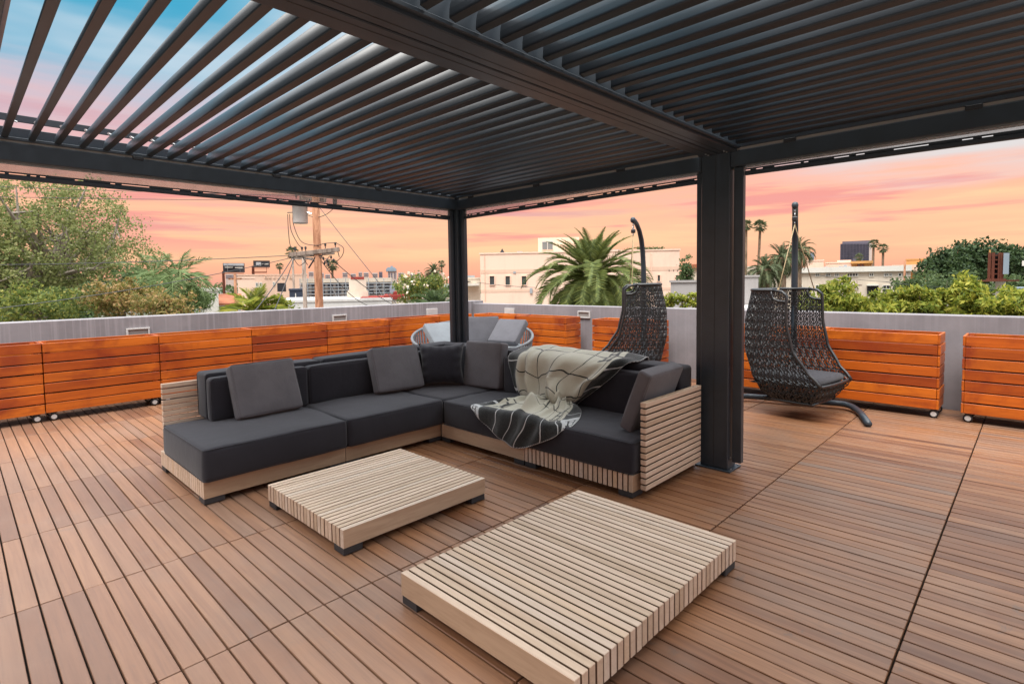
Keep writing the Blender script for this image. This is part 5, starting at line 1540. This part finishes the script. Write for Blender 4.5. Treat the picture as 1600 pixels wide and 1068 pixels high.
fz.px('post', 1555.5, 1567.5, 439.3, 475, 0, .35, M_WHITEW); fz.px('brace', 1568.5, 1571, 440, 456, .1, .2, M_WHITEW)
for u in (1545.5, 1547): fz.px('lamp', u, u+1, 390, 394.5, .0, .05, M_ORANGEW)
b = Facade('blue_box_building', 'grey blue clad box at the right, above the lime hedge', 'building', 1590, 1598.5, 451, 20, M_BLUEBOX, 1, parapet=.05)
b = Facade('white_sign_box', 'small white box cut by the right photo edge in front of the dark trees', 'sign', 1597, 1612, 407, 40, M_WHITEW, .4, vB=415, parapet=0)
b.px('post', 1604, 1606, 415, 470, .1, .3, M_PANELG)
# --- billboards on the left
def billboard(label, uL, uR, vT, vB, up_, d, posts, slats):
    f_ = Facade('billboard', label, 'billboard', uL, uR, vT, d, M_DARK, .3, vB=vB, parapet=0, part_name='panel')
    for (u0, u1, v0, v1, mm) in slats: f_.px('poster_strip', u0, u1, v0, v1, -.06, -.005, mm)
    for u in posts: 
        a, z = f_.uv(u, vB+6); q = f_.c+f_.e*a+f_.n*.6; build('post', MB().lathe([(.22, GZ), (.22, z+.9)], (q.x, q.y, 0), 8), M_RUST, f_.t)
    f_.px('catwalk', uL+1, uR-1, vB+1.2, vB+2.0, -.6, -.1, M_RUST)
    return f_
billboard('left billboard of the pair, square dark poster with pale lettering', 348, 382, 411, 425.5, 0, 95, (349,), ((351, 364, 417, 418, M_WHITEW), (367, 379, 417.5, 418.5, M_WHITEW), (355, 356, 411.3, 425, M_PANELG), (374.5, 375.3, 411.3, 425, M_PANELG), (349, 381, 411.3, 415, M_PANELG)))
f_ = billboard('right billboard of the pair, wide dark poster above an empty truss', 395.5, 421.5, 407, 417.5, 0, 90, (395.5,), ((409, 419.5, 412, 413, M_WHITEW), (400, 408, 409.5, 415, M_PANELG)))
f_.px('truss', 393, 417, 424.5, 426, 0, .4, M_RUST); f_.px('truss_upright', 396, 397, 417, 425, .1, .3, M_RUST); f_.px('truss_upright', 416, 417, 417, 425, .1, .3, M_RUST)
# --- far skyline
SKY_ = 'pale blocks on the far skyline'
rr = random.Random(12)
for i, (u0, u1, v, dk) in enumerate(((535, 543, 425, 0), (548, 556, 427, 0), (560, 566, 424.5, 0), (568, 576, 425, 0), (582, 590, 426, 0), (592, 597.5, 424.5, 1), (622, 631, 425.5, 0), (640, 648, 427, 0), (652, 657, 425, 0), (470, 480, 427, 0), (482, 490, 424, 0), (498, 506, 426, 0), (508, 516, 428, 0), (352, 372, 428, 0), (1238, 1246, 415, 0), (1270, 1276, 412, 0))):
    lab = 'pale far block on the skyline, ' + ('%s' % ['right of the utility pole', 'left of the ring emblem block', 'above the ring emblem block', 'above the red capped block', 'left of the dark slim far block', 'darker than its neighbours', 'right of the domed tower', 'well right of the domed tower', 'nearest to the flowering bush', 'left of the utility pole', 'just left of the utility pole timber', 'hidden partly by the utility pole', 'beside the palm near the pole', 'under the left billboard', 'left of the near chair pole', 'right of the near chair pole'][i])
    f_ = Facade('far_building', lab, 'building', u0, u1, v, 420+rr.uniform(-40, 60), M_HAZEB if not dk else M_HAZED, 20, parapet=0)
    f_.t['group'] = SKY_
    for j in range(2): f_.px('window_band', u0+.5, u1-.5, v+2+j*3, v+3.2+j*3, -.3, .05, M_HAZED)
f_ = Facade('domed_tower', 'far tower with a blue grey domed crown on the skyline', 'building', 606, 620, 424, 430, M_HAZEB, 18, parapet=0)
f_.px('crown_slab', 603, 619.5, 419.5, 423.5, -1, 19, M_BLUEBOX); f_.px('crown_top', 605, 617.5, 417.5, 419.4, 0, 18, M_BLUEBOX); f_.px('mast', 610, 614, 415, 417.4, 6, 9, M_BLUEBOX)
for u in (607, 611, 616): f_.px('window_band', u, u+2, 426, 435, -.3, .05, M_HAZED)
# treeline far off
V = []; F = []
rng = np.random.default_rng(77); cs = []; sp = []
for a_ in np.arange(-30, 125, .35):
    dd = rng.uniform(150, 330); hgt = rng.uniform(1.0, 4.6)
    cs.append((dd*math.cos(R(a_)), dd*math.sin(R(a_)), GZ+5+hgt*.9)); sp.append(rng.uniform(2.0, 3.6))
V, F = leaf_cloud(16000, cs, sp, 1.3, 1.6, 0, rng)
np_mesh('far_treeline', V, F, M_MIDG)['kind'] = 'stuff'
M_CAN = paint('pale grey transformer paint', (.50, .46, .43, 1), .5, 0, .08, 4)
# --- utility poles and lines
D = 15.5; k = D/FPX
p0 = at(499, 480, D); p1 = at(490, 302, D)
up = thing('utility_pole', 'thick brown timber utility pole with crossarms and a transformer can', 'utility pole', (p0.x, p0.y, GZ))
zb = Vector((p0.x, p0.y, GZ)); top = Vector((p0.x, p0.y, at(490, 298, D).z))
build('pole', MB().tube([zb, zb.lerp(top, .5), top], [.155, .125, .102], 14), M_POLE, up, True)
E_ = _rt.normalized(); Nn = Vector((E_.y, -E_.x, 0))*-1
def pp(u, v, off=0.0): return at(u, v, D)-Vector((math.cos(YAW), math.sin(YAW), 0))*off
for (a, b_) in (((456, 398.5), (533, 390)), ((457, 399.5), (519, 393.5))):
    q0, q1 = pp(*a, .17 if b_[0] > 520 else -.17), pp(*b_, .17 if b_[0] > 520 else -.17); dr = (q1-q0)
    mb = MB(); ex = dr.normalized(); rot = basis(ex, Vector((0, 0, 1)))
    mb.cbox((q0+q1)/2, (dr.length, .095, .115), rot, .006); build('crossarm', mb, M_POLEGREY, up)
q0, q1 = pp(462, 312), pp(516, 317); dr = q1-q0
build('crossarm', MB().cbox((q0+q1)/2+Vector((0, 0, .06)), (dr.length*.75, .09, .11), basis(dr.normalized(), Vector((0, 0, 1))), .006), M_POLEGREY, up)
build('brace', MB().tube([pp(485, 419, .14), pp(499, 398, .17)], .022, 6), M_FOOT, up)
build('brace', MB().tube([pp(481, 327, .12), pp(487, 312, .14)], .016, 6), M_FOOT, up)
c = pp(471, 333, .1)
can = build('transformer', MB().lathe([(.20, -.28), (.205, -.26), (.205, .26), (.215, .265), (.215, .29), (.06, .32)], tuple(c+Vector((0, 0, -.02))), 20), M_CAN, up, True)
build('bracket', MB().tube([c+E_*.2, pp(489, 335, .1)], .025, 6).tube([c+E_*.2+Vector((0, 0, .2)), pp(489, 322, .1)], .02, 6), M_STEEL, up)
build('bushing_bar', MB().tube([pp(453.5, 333.5, .2), pp(463, 333, .2), pp(476, 331, .15)], .014, 6), M_FOOT, up)
def insul(q, h=.11): return MB().lathe([(.012, 0), (.012, h*.4), (.035, h*.5), (.020, h*.62), (.038, h*.75), (.020, h)], tuple(q), 8)
IN = []
for u, v in ((465, 393), (475.5, 391.5), (481, 391), (511.5, 386), (527, 384.5)):
    q = pp(u, v, .17); build('insulator', insul(q-Vector((0, 0, .05)), .15), M_RUBBER, up)
for u, v in ((464, 311), (480, 321), (495, 322)): build('insulator', insul(pp(u, v, .05), .13), M_RUBBER, up)
build('cutout', MB().lathe([(.03, -.12), (.06, -.06), (.06, .06), (.03, .12)], tuple(pp(525, 315, .1)), 10), M_RUBBER, up)
for a, b_ in (((458, 401), (466, 396)), ((470, 401), (500, 409)), ((476, 402), (484, 414)), ((530, 391), (533, 402)), ((503, 395), (520, 395)), ((488, 400), (507, 400))):
    build('guy_clamp', MB().tube([pp(*a, .16), pp(*b_, .16)], .012, 5), M_FOOT, up)
def sagline(a, b_, sag, n=12): return [a.lerp(b_, i/n)-Vector((0, 0, sag*4*(i/n)*(1-i/n))) for i in range(n+1)]
wr = MB()
def curve(P): 
    P = [np.array(q) for q in P]; return [Vector(catmull(P, i/24)) for i in range(25)]
for pts_ in (((454, 336), (455, 360), (458, 384), (465, 388)), ((457, 336), (459, 360), (470, 382), (478, 388)), ((462, 335), (463, 352), (475, 378), (498, 384), (511, 381), (530, 380)), ((484, 337), (498, 341), (514, 336), (527, 325)), ((530, 381), (540, 388), (538, 400), (527, 411)), ((462, 402), (472, 415), (483, 407))):
    wr.tube(curve([pp(u, v, .2) for u, v in pts_]), .010, 5)
build('jumper_wire', wr, M_RUBBER, up)
cl = MB()
for u, v in ((508, 404), (514, 408), (520, 402), (524, 407), (516, 413), (510, 411)): cl.lathe([(.012, -.05), (.03, -.02), (.03, .02), (.012, .05)], tuple(pp(u, v, .15)), 6)
for a, b_ in (((505, 400), (514, 413)), ((518, 400), (508, 412)), ((500, 402), (524, 407))): cl.tube([pp(*a, .15), pp(*b_, .15)], .010, 5)
build('wire_cluster', cl, M_RUBBER, up)
def plain_pole(label, u, v0, d, r_, mat, arm=None):
    p = at(u, v0, d); t_ = thing('utility_pole', label, 'utility pole', (p.x, p.y, GZ))
    build('pole', MB().tube([(p.x, p.y, GZ), (p.x, p.y, p.z)], [r_*1.2, r_*.85], 8), mat, t_, True)
    if arm:
        q = p-Vector((0, 0, .3)); build('crossarm', MB().cbox(q, (arm, .1, .1), basis(E_, Vector((0, 0, 1)))), mat, t_)
plain_pole('thin grey pole just left of the thick utility pole', 474, 394, 26, .11, M_POLEGREY, .9)
plain_pole('thin dark pole at the left of the bright young palm', 367, 428, 34, .10, M_POLE, .8)
plain_pole('far thin pole behind the left end of the crossarm', 457, 398, 60, .12, M_POLEGREY)
plain_pole('dark thin pole at the right end of the long white building', 1414, 406, 50, .09, M_POLE)
plain_pole('thin pole in front of the long white building', 1339, 438, 34, .05, M_POLEGREY, .6)
def cable(label, a, b_, sag, r_, group='overhead cables'):
    m_ = (a+b_)/2
    o = build('overhead_cable', MB().tube([q-m_ for q in sagline(a, b_, sag, 18)], r_, 5), M_RUBBER)
    o.location = m_; tag(o, label, 'cable', group)
cable('upper overhead cable crossing the sycamore crown below the screen bar', at(-60, 306, 16), at(488, 313, 15.5), .03, .008)
cable('second overhead cable crossing the sky left of the utility pole', at(-60, 289, 17), at(486, 306, 15.6), .03, .008)
cable('pale cable low across the sycamore trunk', at(-60, 414, 15), at(470, 398, 15.4), .06, .010)
cable('pale cable rising along the shrubs at the left edge', at(-40, 486, 12), at(462, 401, 15.4), .12, .009)
cable('thick drop cable from the crossarm down to the young palm', pp(462, 402, .2), at(398, 486, 11), .05, .012)
cable('drop cable from the crossarm down right of the young palm', pp(464, 402, .2), at(428, 486, 12), .06, .012)
cable('long slack cable from the pole down past the ring emblem block', pp(500, 402, .1), at(578, 478, 22), .25, .012)
cable('thin guy cable from the pole top down to the right', pp(496, 318, .1), at(640, 500, 12), .03, .008)
cable('second drop cable crossing the red roof edge', pp(526, 410, .1), at(618, 478, 20), .10, .011)
cable('thin cable in front of the big peach building', at(745, 441, 30), at(836, 449, 30), .04, .012)
cable('cable sagging across the long white building front', at(1235, 424, 34), at(1440, 443, 33), .12, .012)
cable('cable in front of the grey green trees at the right', at(1380, 440, 27), at(1640, 452, 27), .15, .010)
